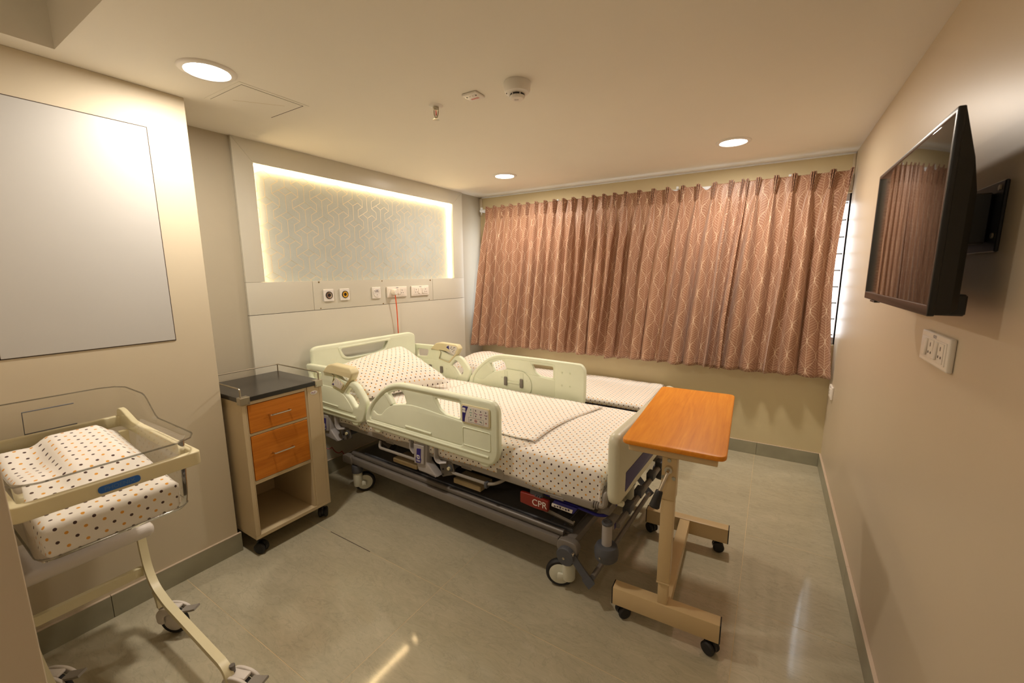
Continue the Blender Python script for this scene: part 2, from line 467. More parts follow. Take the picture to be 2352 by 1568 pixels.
# ceiling with a sunken dark pocket over the cradle
bm = bmesh.new(); T = 0.06
PX0, PX1, PY0, PY1, PZ = 0.5, 1.72, -3.63, -3.212, RH+0.42
box_bm(bm, -0.15, RW+0.14, PY1, 0.15, RH, RH+T); box_bm(bm, -0.15, PX0, PY0, PY1, RH, RH+T)
box_bm(bm, PX1, RW+0.14, PY0, PY1, RH, RH+T); box_bm(bm, -0.15, RW+0.14, YB-.12, PY0, RH, RH+T)
box_bm(bm, PX0-T, PX0, PY0-T, PY1+T, RH+T, PZ); box_bm(bm, PX1, PX1+T, PY0-T, PY1+T, RH+T, PZ)
box_bm(bm, PX0, PX1, PY1, PY1+T, RH+T, PZ); box_bm(bm, PX0, PX1, PY0-T, PY0, RH+T, PZ)
box_bm(bm, PX0-T, PX1+T, PY0-T, PY1+T, PZ, PZ+T)
struct('ceiling', 'tan painted flat ceiling with a recessed pocket at far left', 'ceiling', bm, 'ceiling_paint')

# baseboards of cut tile
def baseboard(name, label, segs, axis, pos, out, cap=True):
    e = tag(empty(name), label, 'baseboard', kind='structure')
    for a, b in segs:
        lo, hi = sorted((pos, pos+out))
        args = (a+.0008, b-.0008, lo, hi) if axis == 'x' else (lo, hi, a+.0008, b-.0008)
        box('skirting_tile', e, 'baseboard_tile', *args, 0, 0.102, 0.0008, 1)
        if cap: box('cap', e, 'baseboard_cap', *args, 0.1021, 0.1045, 0.0004, 1)
baseboard('baseboard_window', 'grey-green tile baseboard below the window wall', [(0.012, 1.4975), (1.4975, 2.70), (2.70, RW-.0125)], 'x', 0, -0.011)
baseboard('baseboard_tv', 'grey-green tile baseboard along the television wall', [(YB, -3.84), (-3.84, -2.64), (-2.64, -1.44), (-1.44, -0.0)], 'y', RW, -0.0125)
baseboard('baseboard_column', 'grey-green tile baseboard beside the cradle', [(-3.643, -3.30), (-3.30, -2.777)], 'y', 0.393, 0.0125)
baseboard('baseboard_head', 'dark shaded tile baseboard behind the bed', [(-2.42, -1.22), (-1.22, -0.012)], 'y', 0.0185, 0.0115)

# white strip painted for light leaking where ceiling meets window wall; corner conduits
e = tag(empty('trim_2'), 'narrow white strip painted as leaking light along the top of the window wall', 'trim', kind='structure')
box('strip', e, 'trim_white', 0.02, RW-.001, -0.008, 0.0, RH-0.012, RH-.0005, 0.001, 1)
box('corner_conduit', e, 'wall_cream', 0.002, 0.03, -0.02, -0.0005, 2.06, RH-0.0125, 0.004, 2)
box('corner_conduit', e, 'wall_cream', RW-0.016, RW-0.001, -0.012, -0.0005, 2.0, RH-0.0125, 0.003, 2)

# panelling round the lit niche
def yz(x): return fr((x, 0, 0), (0, 1, 0), (0, 0, 1), (1, 0, 0))
PT = 0.019; PXC = -0.0005+PT/2
tr = tag(empty('trim_1'), 'cream laminate wall panelling framing a backlit wallpaper niche', 'wall panel', kind='structure')
NY0, NY1, NZ0, NZ1 = -2.318, -0.482, 1.4125, 2.118
PY0_, PY1_ = -2.431, -0.335
g = 0.0006
def panel(name, pts): return plate(name, tr, 'laminate', pts, [], PT, 0.0008, yz(PXC))
panel('stile', [(PY0_, NZ0+g), (NY0, NZ0+g), (NY0, NZ1-g), (PY0_, RH-.0004)])
panel('stile', [(NY1, NZ0+g), (PY1_, NZ0+g), (PY1_, RH-.0004), (NY1, NZ1-g)])
panel('top_rail', [(PY0_+.001, RH-.0003), (NY0+.0006, NZ1), (NY1-.0006, NZ1), (PY1_-.001, RH-.0003)])
for a, b in ((PY0_, -2.0035), (-2.0005, -0.803), (-0.800, PY1_)):
    panel('band_panel', [(a, 1.2135), (b, 1.2135), (b, NZ0-g), (a, NZ0-g)])
panel('lower_panel', [(PY0_, 0.1045), (PY1_, 0.1045), (PY1_, 1.2105), (PY0_, 1.2105)])
box('dark_backing', tr, 'gap_dark', -0.0358, -0.0012, PY0_+.004, PY1_-.004, 0.11, NZ0-.016)
box('niche_lining', tr, 'laminate', -0.035, -0.001, NY0-.012, NY1+.012, NZ1+.0005, NZ1+.012)
box('niche_lining', tr, 'laminate', -0.035, -0.001, NY0-.012, NY1+.012, NZ0-.012, NZ0-.0005)
box('niche_lining', tr, 'laminate', -0.035, -0.001, NY0-.012, NY0-.0005, NZ0, NZ1)
box('niche_lining', tr, 'laminate', -0.035, -0.001, NY1+.0005, NY1+.012, NZ0, NZ1)
wp = box('wallpaper', tr, 'wallpaper_blue', -0.0355, -0.0335, NY0-.0, NY1, NZ0, NZ1)
for nm, a in (('led_strip', (-0.030, -0.021, NY0+.004, NY1-.004, NZ1-.0045, NZ1-.0005)),
              ('led_strip', (-0.030, -0.021, NY1-.0045, NY1-.0005, NZ0+.004, NZ1-.006)),
              ('led_strip', (-0.030, -0.021, NY0+.0005, NY0+.0045, NZ0+.004, NZ1-.006))):
    box(nm, tr, 'led_glow', *a)
# gold line print on the wallpaper: the repeat drawn from the photo
mw, mh, mk = 0.1300, 0.1555, 0.0262
def seg_quad(bm, a, b, wd, x):
    # clip to niche
    (y0, z0), (y1, z1) = a, b
    t0, t1 = 0.0, 1.0
    for p, q in ((-(y1-y0), y0-NY0), (y1-y0, NY1-y0), (-(z1-z0), z0-NZ0), (z1-z0, NZ1-z0)):
        if abs(p) < 1e-12:
            if q < 0: return
        else:
            r = q/p
            if p < 0: t0 = max(t0, r)
            else: t1 = min(t1, r)
    if t0 >= t1: return
    A = Vector((y0+(y1-y0)*t0, z0+(z1-z0)*t0)); B = Vector((y0+(y1-y0)*t1, z0+(z1-z0)*t1))
    d = (B-A).normalized(); n = Vector((-d.y, d.x))*wd/2; A2, B2 = A-d*wd*.3, B+d*wd*.3
    bm.faces.new([bm.verts.new((x, p.x, p.y)) for p in (A2+n, A2-n, B2-n, B2+n)])
bmL, bmD = bmesh.new(), bmesh.new()
for c in range(-2, 16):
    for r in range(-3, 7):
        ty = -2.108 + (c-1)*mw; tz = 2.019 - r*mh - (c-1)*mh/2 + 0.0
        tz = 2.019 - r*mh - ((c-1) % 2)*mh/2
        P = lambda a, b: (ty + a*mw/3, tz - b)
        Tp, Lc, L1, R1, B_, Rc = P(0, 0), P(-2, 2*mk), P(-1, mk), P(1, mk), P(0, 2*mk), P(2, 2*mk)
        Pp, Q = P(-1, 3*mk), P(1, 3*mk)
        for a, b in ((Tp, Lc), (L1, B_), (B_, R1), (R1, Rc), (B_, P(0, mh)), (Lc, Pp), (Pp, P(-1, mh/2+2*mk)), (Rc, Q), (Q, P(1, mh/2+2*mk))):
            seg_quad(bmL, a, b, 0.0030, -0.0332)
        seg_quad(bmD, Tp, R1, 0.0017, -0.0333)
obj('gold_line_print', bmL, 'gold_line', wp); obj('thin_line_print', bmD, 'gold_thin', wp)
for y, z, r in ((-1.954, 1.404, .0055), (-1.396, 1.402, .0045), (-0.833, 1.398, .007), (-1.954, 1.222, .0038), (-1.395, 1.219, .0048), (-0.855, 1.222, .0045)):
    cyl('screw', tr, 'brass_dark', (PT-.001, y, z), (PT+.0012, y, z), r, n=14)

# window behind the curtains
win = tag(empty('window_1', (0, 0, 0)), 'wide bright window hidden behind the leaf-print curtains', 'window', kind='structure')
for a in ((WX0, WX1, .05, .10, WZ0, WZ0+.05), (WX0, WX1, .05, .10, WZ1-.05, WZ1), (WX0, WX0+.045, .05, .10, WZ0, WZ1), (WX1-.004, WX1, .055, .10, WZ0, WZ1)):
    box('window_frame', win, 'trim_white', *a, 0.003, 1)
for k in range(1, 4):
    x = WX0 + (WX1-WX0)*k/4; box('mullion', win, 'trim_white', x-.022, x+.022, .055, .095, WZ0+.05, WZ1-.05, 0.003, 1)
for k in range(4):
    a = WX0 + (WX1-WX0)*k/4; b = WX0 + (WX1-WX0)*(k+1)/4
    box('pane', win, 'window_glass', a+.03, b-.01, .073, .077, WZ0+.05, WZ1-.05)
for k in range(9):
    z = WZ0 + 0.06 + k*0.118
    cyl('grille_bar', win, 'light_grey', (WX0, .125, z), (WX1, .125, z), 0.006, n=8)

# ------------------------------------------------------------------ ceiling fittings
def downlight(x, y, label, dim=1.0):
    e = tag(empty('ceiling_downlight', (x, y, RH)), label, 'light', 'round ceiling downlights')
    bm = bmesh.new(); lathe_bm(bm, [(0.074, -0.004), (0.078, -0.008), (0.092, -0.0075), (0.098, -0.003), (0.099, -0.0002), (0.074, -0.0002)], 40)
    obj('trim_ring', bm, 'white_plastic', e)
    bm = bmesh.new(); lathe_bm(bm, [(0, -0.0045), (0.0742, -0.0045), (0.0742, -0.001), (0, -0.001)], 40)
    obj('diffuser', bm, 'lamp_glow', e)
    ld = bpy.data.lights.new('downlight_beam', 'AREA'); ld.shape = 'DISK'; ld.size = 0.145; ld.energy = LAMP_W*dim; ld.color = LAMP_COL
    lo = bpy.data.objects.new('downlight_beam', ld); COL.objects.link(lo); lo.parent = e; lo.location = (0, 0, -0.010)
    return e
downlight(0.772, -2.853, 'large round ceiling downlight near the white wall hatch')
downlight(0.770, -0.715, 'round ceiling downlight at the curtain end beside the niche')
downlight(2.432, -0.700, 'round ceiling downlight above the right-hand curtain')
downlight(2.432, -4.600, 'added dim fill downlight in the entrance passage, out of view', 0.3)  # unseen lamp added as weak fill to brighten the foreground
# ceiling access panel
e = tag(empty('ceiling_hatch', (0.62, -2.585, RH)), 'flush painted ceiling hatch with a dark gap on one side', 'hatch')
box('hatch_frame', e, 'ceiling_paint', -0.155, 0.155, -0.155, 0.155, -0.0014, -0.0002, 0.0005, 1)
box('gap', e, 'gap_dark', -0.137, 0.137, -0.137, 0.137, -0.0020, -0.0015)
o = box('hatch_panel', e, 'ceiling_paint', -0.1363, 0.1366, -0.1366, 0.1318, -0.0030, -0.0021, 0.0003, 1)
box('seam', o, 'cabinet_beige', -0.10, 0.11, -0.0008, 0.0008, -0.0034, -0.0029).rotation_euler = (0, 0, 0.9)
# sprinkler
e = tag(empty('fire_sprinkler', (1.281, -2.109, RH)), 'chrome ceiling sprinkler head with red bulb', 'sprinkler')
bm = bmesh.new(); lathe_bm(bm, [(0.008, -0.012), (0.012, -0.006), (0.030, -0.003), (0.034, -0.0002), (0.008, -0.0002)], 28); obj('escutcheon', bm, 'white_plastic', e)
bm = bmesh.new(); lathe_bm(bm, [(0, -0.002), (0.014, -0.002), (0.0145, -0.016), (0.010, -0.020), (0, -0.020)], 20); obj('body', bm, 'steel', e)
for s in (-1, 1): tube('yoke_arm', e, 'steel', smooth_path([(s*0.012, 0, -0.018), (s*0.0135, 0, -0.036), (s*0.003, 0, -0.054)], .012), 0.0028, 8)
cyl('glass_bulb', e, 'bulb_red', (0, 0, -0.020), (0, 0, -0.044), 0.0026, n=10)
bm = bmesh.new(); lathe_bm(bm, [(0, -0.052), (0.005, -0.052), (0.0055, -0.058), (0, -0.060)], 14)
for k in range(12):
    a = 2*PI*k/12; c, s_ = math.cos(a), math.sin(a); n_ = V(-s_, c, 0)*.0025; p0, p1 = V(c, s_, 0)*.004 + V(0, 0, -.0585), V(c, s_, 0)*.0175+V(0, 0, -.061)
    f4 = [bm.verts.new(p) for p in (p0-n_, p0+n_, p1+n_*1.3, p1-n_*1.3)]; bm.faces.new(f4)
obj('deflector', bm, 'steel', e)
# response indicator
e = tag(empty('indicator_plate', (1.504, -2.111, RH), 0.0), 'small square white indicator plate on the ceiling', 'indicator')
box('plate', e, 'white_plastic', -0.040, 0.040, -0.036, 0.036, -0.010, -0.0002, 0.004, 2)
for x, y, r in ((-.026, -.012, .0045), (.024, -.013, .0045), (-.008, -.014, .002), (.008, -.014, .002)): cyl('screw', e, 'black_plastic', (x, y, -.0098), (x, y, -.0108), r, n=12)
for y in (.012, .018): box('red_print', e, 'print_red', -.022, .02, y-.0018, y+.0008, -.0105, -.0099)
# smoke detector
e = tag(empty('smoke_detector', (1.732, -2.109, RH)), 'round white smoke detector on the ceiling', 'smoke detector')
bm = bmesh.new(); lathe_bm(bm, [(0, -0.0002), (0.056, -0.0002), (0.0565, -0.006), (0.055, -0.030), (0.050, -0.040), (0.034, -0.046), (0, -0.046)], 40); obj('base', bm, 'white_plastic', e)
bm = bmesh.new(); lathe_bm(bm, [(0.030, -0.044), (0.030, -0.054), (0, -0.054)], 32); obj('chamber_grille', bm, 'black_plastic', e)
for k in range(6):
    a = 2*PI*k/6 + .4; box('rib', e, 'white_plastic', .0285, .0325, -.0015, .0015, -.056, -.043).rotation_euler = (0, 0, a)
bm = bmesh.new(); lathe_bm(bm, [(0, -0.053), (0.031, -0.053), (0.032, -0.058), (0.027, -0.064), (0, -0.066)], 36); obj('cap', bm, 'white_plastic', e)
box('arrow_mark', e, 'print_grey', -.012, .006, -.0008, .0008, -.0668, -.0655).rotation_euler = (0, 0, .4)
cyl('led', e, 'black_plastic', (-.036, -.026, -.040), (-.036, -.026, -.0445), .0022, n=10)

# ------------------------------------------------------------------ hatch on the column
e = tag(empty('wall_hatch', (0.393, -3.2, 1.62)), 'large plain white hatch panel set in the cream wall', 'hatch')
box('gap', e, 'gap_dark', 0.0003, 0.0012, -0.262, 0.262, -0.459, 0.459)
box('panel', e, 'hatch_white', 0.0013, 0.0042, -0.2585, 0.2585, -0.4555, 0.4555, 0.0008, 1)
e.location = (0.393, -3.2035, 1.623)

# ------------------------------------------------------------------ outlets on the band panel
def xf(x): return fr((x, 0, 0), (0, 1, 0), (0, 0, 1), (1, 0, 0))
def gas_outlet(y, z, ring, label):
    e = tag(empty('gas_outlet', (PT, y, z)), label, 'gas outlet', 'medical gas outlets')
    plate('plate', e, 'white_plastic', rrect(-.040, .040, -.043, .043, .005), [], .012, .003, xf(.006))
    bm = bmesh.new(); mt = Matrix.Rotation(PI/2, 4, 'Y')
    lathe_bm(bm, [(0.0215, 0.010), (0.0215, 0.017), (0.026, 0.017), (0.027, 0.010)], 30, mt); obj('outer_ring', bm, 'black_plastic', e)
    bm = bmesh.new(); lathe_bm(bm, [(0.012, 0.011), (0.012, 0.0155), (0.0215, 0.0165), (0.0215, 0.011)], 30, mt); obj('colour_ring', bm, ring, e)
    bm = bmesh.new(); lathe_bm(bm, [(0.0122, 0.0165), (0.0130, 0.0135), (0, 0.0125)], 24, mt); obj('port', bm, 'black_plastic', e)
gas_outlet(-1.890, 1.311, 'chrome', 'medical gas outlet with a white and black ring')
gas_outlet(-1.758, 1.311, 'yellow_ring', 'medical gas outlet with a yellow ring')
e = tag(empty('nurse_call_unit', (PT, -1.466, 1.310)), 'small white nurse call button unit left of the plug', 'call button')
plate('plate', e, 'white_plastic', rrect(-.042, .042, -.045, .045, .005), [], .012, .003, xf(.006))
plate('rocker', e, 'white_plastic', fillet([(-.034, .03), (.034, .03), (.034, -.012), (.018, -.034), (-.018, -.034), (-.034, -.012)], .016), [], .006, .002, xf(.014))
plate('touch_pad', e, 'print_grey', rrect(-.024, .024, .006, .026, .0098), [], .002, .0005, xf(.0178))
for s in (-1, 1): plate('pad_button', e, 'label_pale', rrect(s*.015-.006, s*.015+.006, .010, .022, .0058), [], .002, .0005, xf(.0186))
box('groove', e, 'print_grey', .0165, .0174, -.03, .03, -.004, -.0028)
cyl('led', e, 'print_dark', (.016, 0, -.016), (.0178, 0, -.016), .0028, n=12)
def socket_plate(name, label, loc, rz, layout, w_=0.218, h_=0.088, mat='socket_white', group='wall socket plates'):
    """plate on a wall: local x = out of the wall, local y along it"""
    e = tag(empty(name, loc, rz), label, 'socket', group)
    plate('plate', e, mat, rrect(-w_/2, w_/2, -h_/2, h_/2, .004), [], .014, .0045, xf(.007))
    plate('inner_frame', e, mat, rrect(-w_/2+.014, w_/2-.014, -h_/2+.013, h_/2-.014, .003), [], .004, .001, xf(.0142))
    for kind, y in layout:
        if kind == 's':
            m_ = plate('socket_module', e, mat, rrect(y-.021, y+.021, -.026, .026, .002), [], .003, .0008, xf(.0168))
            for dy, dz, a, b in ((0, .012, .0022, .0055), (-.010, -.010, .0032, .0032), (.010, -.010, .0032, .0032)):
                box('pin_hole', m_, 'gap_dark', .0178, .0186, y+dy-a, y+dy+a, dz-b, dz+b)
        else:
            box('rocker_switch', e, mat, .015, .0215, y-.010, y+.010, -.024, .024, .002, 1).rotation_euler = (0, -.08, 0)
    plate('brand_mark', e, 'print_grey', rrect(-.013, .013, h_/2-.0125, h_/2-.0045, .0035), [rrect(-.0095, -.003, h_/2-.0105, h_/2-.0065, .0018), rrect(.003, .0095, h_/2-.0105, h_/2-.0065, .0018)], .0008, .0002, xf(.0142))
    return e
socket_plate('socket_plate', 'cream double wall socket with the orange cord plugged in', (PT, -1.250, 1.309), 0, [('s', -.055), ('r', .012), ('s', .05)])
socket_plate('socket_plate', 'empty cream double wall socket, rightmost on the bed panel', (PT, -0.978, 1.308), 0, [('s', -.055), ('r', -.02), ('r', .026), ('s', .062)])
socket_plate('socket_plate', 'cream double wall socket below the television', (RW, -2.155, 1.243), PI, [('r', -.052), ('s', -.012), ('r', .034), ('s', .072)], w_=0.235)
socket_plate('socket_plate', 'small cream socket low on the wall by the curtain edge', (RW, -0.215, 0.635), PI, [('s', 0)], w_=0.12)
# plug and orange cord
e = tag(empty('power_cord', (PT, -1.300, 1.309)), 'orange power cord hanging from a white plug', 'power cord')
bm = bmesh.new(); lathe_bm(bm, [(0, .0195), (.026, .0195), (.027, .024), (.025, .046), (.019, .056), (0, .058)], 30, Matrix.Rotation(PI/2, 4, 'Y')); obj('plug', bm, 'socket_white', e)
tube('cord', e, 'cord_orange', smooth_path([(.040, .0, -.024), (.040, .003, -.06), (.036, .014, -.14), (.03, .020, -.22), (.022, .030, -.40), (.03, .05, -.8)], .08), .0042, 10)

# ------------------------------------------------------------------ television
e = tag(empty('television', (RW, -2.125, 1.573)), 'black flat screen television on a wall bracket', 'television')
tf = lambda x: fr((x, 0, 0), (0, 1, 0), (0, 0, 1), (1, 0, 0))
plate('bezel', e, 'tv_black', rrect(-.375, .375, -.212, .212, .006), [rrect(-.362, .362, -.188, .199, .002)], .013, .003, tf(-.1115))
plate('screen', e, 'tv_screen', rrect(-.3625, .3625, -.1885, .1995, .002), [], .004, .0005, tf(-.1145))
bm = bmesh.new()
v1 = [(-.1055, s*.372, t*.209) for s, t in ((-1, -1), (1, -1), (1, 1), (-1, 1))]
v2 = [(-.080, s*.366, t) for s, t in ((-1, -.205), (1, -.205), (1, .110), (-1, .110))]
v3 = [(-.066, s*.352, t) for s, t in ((-1, -.196), (1, -.196), (1, .045), (-1, .045))]
rings = [[bm.verts.new(p) for p in r] for r in (v1, v2, v3)]
for a, b in zip(rings, rings[1:]):
    for k in range(4): bm.faces.new((a[k], a[(k+1) % 4], b[(k+1) % 4], b[k]))
bm.faces.new(rings[0][::-1]); bm.faces.new(rings[2])
obj('back_cover', bm, 'tv_black', e, 20)
box('connector_box', e, 'tv_black', -.100, -.050, -.345, -.06, -.2115, -.165, .004, 1)
box('bracket_arm', e, 'black_plastic', -.067, -.008, -.24, -.08, -.055, .055, .004, 1)
box('wall_plate', e, 'black_plastic', -.008, -.0005, -.285, -.03, -.075, .075, .002, 1)
box('sensor_tab', e, 'tv_black', -.120, -.104, .18, .25, -.217, -.2115, .001, 1)
for z in (.06, -.04): cyl('bolt', e, 'steel', (-.009, -.27, z), (-.012, -.27, z), .006, n=8)

# ------------------------------------------------------------------ curtains
rod_y, rod_z = -0.085, 2.095
e = tag(empty('curtain_rail', (1.55, rod_y, rod_z)), 'white curtain rail above the window', 'curtain rail')
cyl('rail', e, 'trim_white', (-1.49, 0, 0), (1.55, 0, 0), .0125, n=16)
for x in (-1.475, -.6, .45, 1.2): 
    box('bracket', e, 'trim_white', x-.012, x+.012, .010, .0845, -.012, .012, .002, 1)
    box('bracket_tab', e, 'trim_white', x-.009, x+.009, -.008, .012, .012, .034, .002, 1)
cyl('end_hook', e, 'trim_white', (-1.47, -.004, -.012), (-1.47, -.004, -.032), .003, n=8)
def curtain(label, x0t, x1t, x0b, x1b, n, seed, flare=0.0, ztop=2.125, zbot=0.705, droop=(), bow=0.0):
    rnd = random.Random(seed)
    amp = [rnd.uniform(.048, .085) for _ in range(n+2)]
    jit = [rnd.uniform(-.16, .16) for _ in range(n+2)]
    K = 44; NU = n*K; NV = 64
    L = ztop - zbot
    def prof(i, z):
        """position across / depth for column i at height z"""
        s = i/K; k = int(round(s)); k = max(0, min(n, k))
        d = s - k                                # -0.5 .. 0.5 around pleat k
        d = d*(.30 + .70*(2*abs(d))**1.3); s = k + d      # columns crowd round the pleat
        h = (ztop - z)
        A = amp[k]
        if h < .115:                             # three stitched fingers, gathered at their foot
            q = h/.115; wd = .175*(1-q) + .085*q
            e_ = abs(d)/wd
            b = max(0.0, 1-e_**4) if e_ < 1 else 0.0
            fing = .5 + .5*math.cos(2*PI*d/(wd*.72))
            dep = .020 + .028*(1-.45*q)*fing
            b = b**.6
        else:
            q = min(1, (h-.115)/.40); sg = .060 + .205*q**.7
            b = math.exp(-(d/sg)**2); dep = .020 + (A-.020)*min(1, (h-.115)/.30)**.8
        low = min(1, max(0, (h-.2)/.9))
        # fabric swings sideways a little on its way down
        sway = low*(.034*noise.noise(V(k*.9+seed, h*1.1, 0)) + jit[k]*.06*low)
        y = rod_y - .018 - dep*b - low*.034*noise.noise(V(s*.55+seed*3, h*.8, 5)) + .006*noise.noise(V(s*2.2, h*5, seed))
        tt = s/n
        xt = x0t + (x1t-x0t)*tt; xb = x0b + (x1b-x0b)*tt
        x = xt + (xb-xt)*(h/L) + sway*b
        # fold edges lean over themselves
        x += low*.016*math.sin(d*2*PI)*(1 if (k+seed) % 3 else -1)
        x -= bow*math.sin(PI*min(1, h/L*1.02))**.8*tt**5
        if flare: y -= flare*(max(0, 1-tt*5))**1.5*(h/L)
        zz = z
        if h < .10:
            sc = (1-b)*.013 + sum(dd*math.exp(-((s-ss)/.28)**2) for ss, dd in droop)
            zz = z - sc*(1-h/.10)
        if h > L-.05: zz = z + .012*noise.noise(V(s*.6, seed, 1))*(1-(L-h)/.05)
        return V(x, y, zz)
    zs = [ztop - L*(j/NV)**1.0 for j in range(NV+1)]
    # denser rows in the pinch-pleat heading
    zs = [ztop - .17*(j/18) for j in range(19)] + [ztop - .17 - (L-.17)*(j/(NV-18)) for j in range(1, NV-17)]
    U = [0.0]
    for i in range(1, NU+1):
        U.append(U[-1] + (prof(i, ztop-.7) - prof(i-1, ztop-.7)).length)
    me = grid_mesh('curtain', NU, NV, lambda i, j: prof(i, zs[j]), lambda i, j: (U[i]+seed*.37, zs[j]))
    e = tag(empty('curtain', ((x0t+x1t)/2, rod_y, ztop)), label, 'curtain', 'leaf-print curtains')
    me.transform(Matrix.Translation(-e.location))
    o = obj('fabric', me, 'leaf_curtain', e, 80)
    so = o.modifiers.new('thickness', 'SOLIDIFY'); so.thickness = 0.0022; so.offset = 0
    bm = bmesh.new()
    hx0, hx1 = x0b, x1b
    for k in range(n+1):
        p = prof(k*K, ztop-.02); 
        tube_bm(bm, [p + V(0, .030, -.02) - e.location, p + V(0, .018, .012) - e.location, p + V(0, .05, .010) - e.location], .0022, 6)
    obj('hooks', bm, 'steel', e)
    return e
curtain('left copper leaf-print curtain next to the lit niche', .175, 1.60, .030, 1.515, 15, 1, flare=.11)
curtain('middle copper leaf-print curtain, between the other two', 1.60, 2.50, 1.49, 2.40, 8, 2, flare=.035, droop=((3.5, .02), (5.5, .035)))
curtain('right copper leaf-print curtain beside the television wall', 2.455, 3.098, 2.345, 3.095, 6, 3, bow=.042, flare=.03)
# ------------------------------------------------------------------ cloth and pillows
def drape(name, parent, label, x0, x1, y0, y1, ztop, drops, wr=0.004, seed=1, rad=0.022, step=0.022, ztilt=None, hem=.010, uvo=(0, 0), bulge=0.0):
    """sheet laid over a box; drops = (x0, x1, y0, y1) hang lengths"""
    dx0, dx1, dy0, dy1 = drops
    def axis(a, b, d0, d1):
        n = max(2, int((b-a+d0+d1)/step)); return [a-d0 + (b-a+d0+d1)*i/n for i in range(n+1)]
    A, B = axis(x0, x1, dx0, dx1), axis(y0, y1, dy0, dy1)
    def fold(a, lo, hi):
        """-> position on the axis, drop"""
        if a < lo+rad:
            t = lo+rad-a
            if t < rad*PI/2: th = t/rad; return lo+rad-rad*math.sin(th), rad*(1-math.cos(th))
            return lo, rad + t-rad*PI/2
        if a > hi-rad:
            t = a-hi+rad
            if t < rad*PI/2: th = t/rad; return hi-rad+rad*math.sin(th), rad*(1-math.cos(th))
            return hi, rad + t-rad*PI/2
        return a, 0.0
    def fn(i, j):
        a, b = A[i], B[j]
        X_, dA = fold(a, x0, x1); Y_, dB = fold(b, y0, y1)
        d = max(dA, dB)
        n1 = noise.noise(V(a*3.1+seed, b*3.1, seed)); n2 = noise.noise(V(a*9+seed, b*7, seed*2))
        z = ztop - d + (wr*n1 + wr*.5*n2)*(1 if d < .01 else .4)
        if d > .02:
            k = min(1, d/.08)
            off = .006*n1*k + .009*k*noise.noise(V(a*6, b*6, seed+4))
            if dA > dB: X_ += off*(1 if a > x0+.1 else -1)
            else: Y_ += off*(1 if b > y0+.1 else -1)
            z += hem*noise.noise(V(a*2.3+9, b*2.3, seed))*k
        if d < .02 and bulge:
            z += bulge*(1-(2*(a-x0)/(x1-x0)-1)**4)*(1-(2*(b-y0)/(y1-y0)-1)**4)
        if ztilt: z += ztilt(a, b)
        return V(X_, Y_, z)
    me = grid_mesh(name, len(A)-1, len(B)-1, fn, lambda i, j: (A[i]+uvo[0], B[j]+uvo[1]))
    o = obj(name, me, 'dotted_cloth', parent, 75)
    so = o.modifiers.new('thickness', 'SOLIDIFY'); so.thickness = .002; so.offset = 1
    return o
def pillow(name, parent, c00, c10, c11, c01, th, seed=1, uvo=(0, 0), spike=0.0, under=.25):
    """c00,c10,c11,c01 corner points; a puffed cushion with pinched corners"""
    c = [Vector(p) for p in (c00, c10, c11, c01)]
    nrm = (c[1]-c[0]).cross(c[3]-c[0]).normalized()
    N = 34
    w_, h_ = (c[1]-c[0]).length, (c[3]-c[0]).length
    def surf(u, v, side):
        p = c[0]*(1-u)*(1-v) + c[1]*u*(1-v) + c[2]*u*v + c[3]*(1-u)*v
        e = (4*u*(1-u))*(4*v*(1-v))
        # edges bow inward between the corners
        cen = (c[0]+c[1]+c[2]+c[3])/4
        bow = .07*(math.sin(PI*u)**2*abs(2*v-1)**3 + math.sin(PI*v)**2*abs(2*u-1)**3)
        p = p + (cen-p)*bow
        f = max(0, e)**.42
        wr = .006*noise.noise(V(u*6+seed, v*6, seed)) + .004*noise.noise(V(u*15, v*15, seed))
        return p + nrm*(side*th*f*(1 if side > 0 else under) + wr*min(1, e*3))
    vs, uv, fs = [], [], []
    for side in (1, -1):
        for j in range(N+1):
            for i in range(N+1):
                vs.append(surf(i/N, j/N, side)); uv.append((i/N*w_+uvo[0], j/N*h_+uvo[1]))
    n1 = (N+1)**2
    for j in range(N):
        for i in range(N):
            a = j*(N+1)+i; q = (a, a+1, a+N+2, a+N+1); fs.append(q); fs.append(tuple(n1+k for k in reversed(q)))
    me = bpy.data.meshes.new(name); me.from_pydata([tuple(v) for v in vs], [], fs)
    l = me.uv_layers.new(name='UVMap')
    for lp in me.loops: l.data[lp.index].uv = uv[lp.vertex_index]
    bm = bmesh.new(); bm.from_mesh(me); bmesh.ops.remove_doubles(bm, verts=bm.verts, dist=1e-5); bm.to_mesh(me); bm.free()
    return obj(name, me, 'dotted_cloth', parent, 80)

# ------------------------------------------------------------------ hospital bed (local x = head to foot, y = across, z up)
BA = math.radians(-2.3); BO = (0, -1.62, 0)
bed = tag(empty('hospital_bed', BO, BA), 'pale green electric hospital bed with raised side rails', 'bed')
def uz(v): return fr((0, v, 0), (1, 0, 0), (0, 0, 1), (0, -1, 0))      # plate in the bed's side plane
def vz(u): return fr((u, 0, 0), (0, 1, 0), (0, 0, 1), (1, 0, 0))       # plate in the bed's end plane
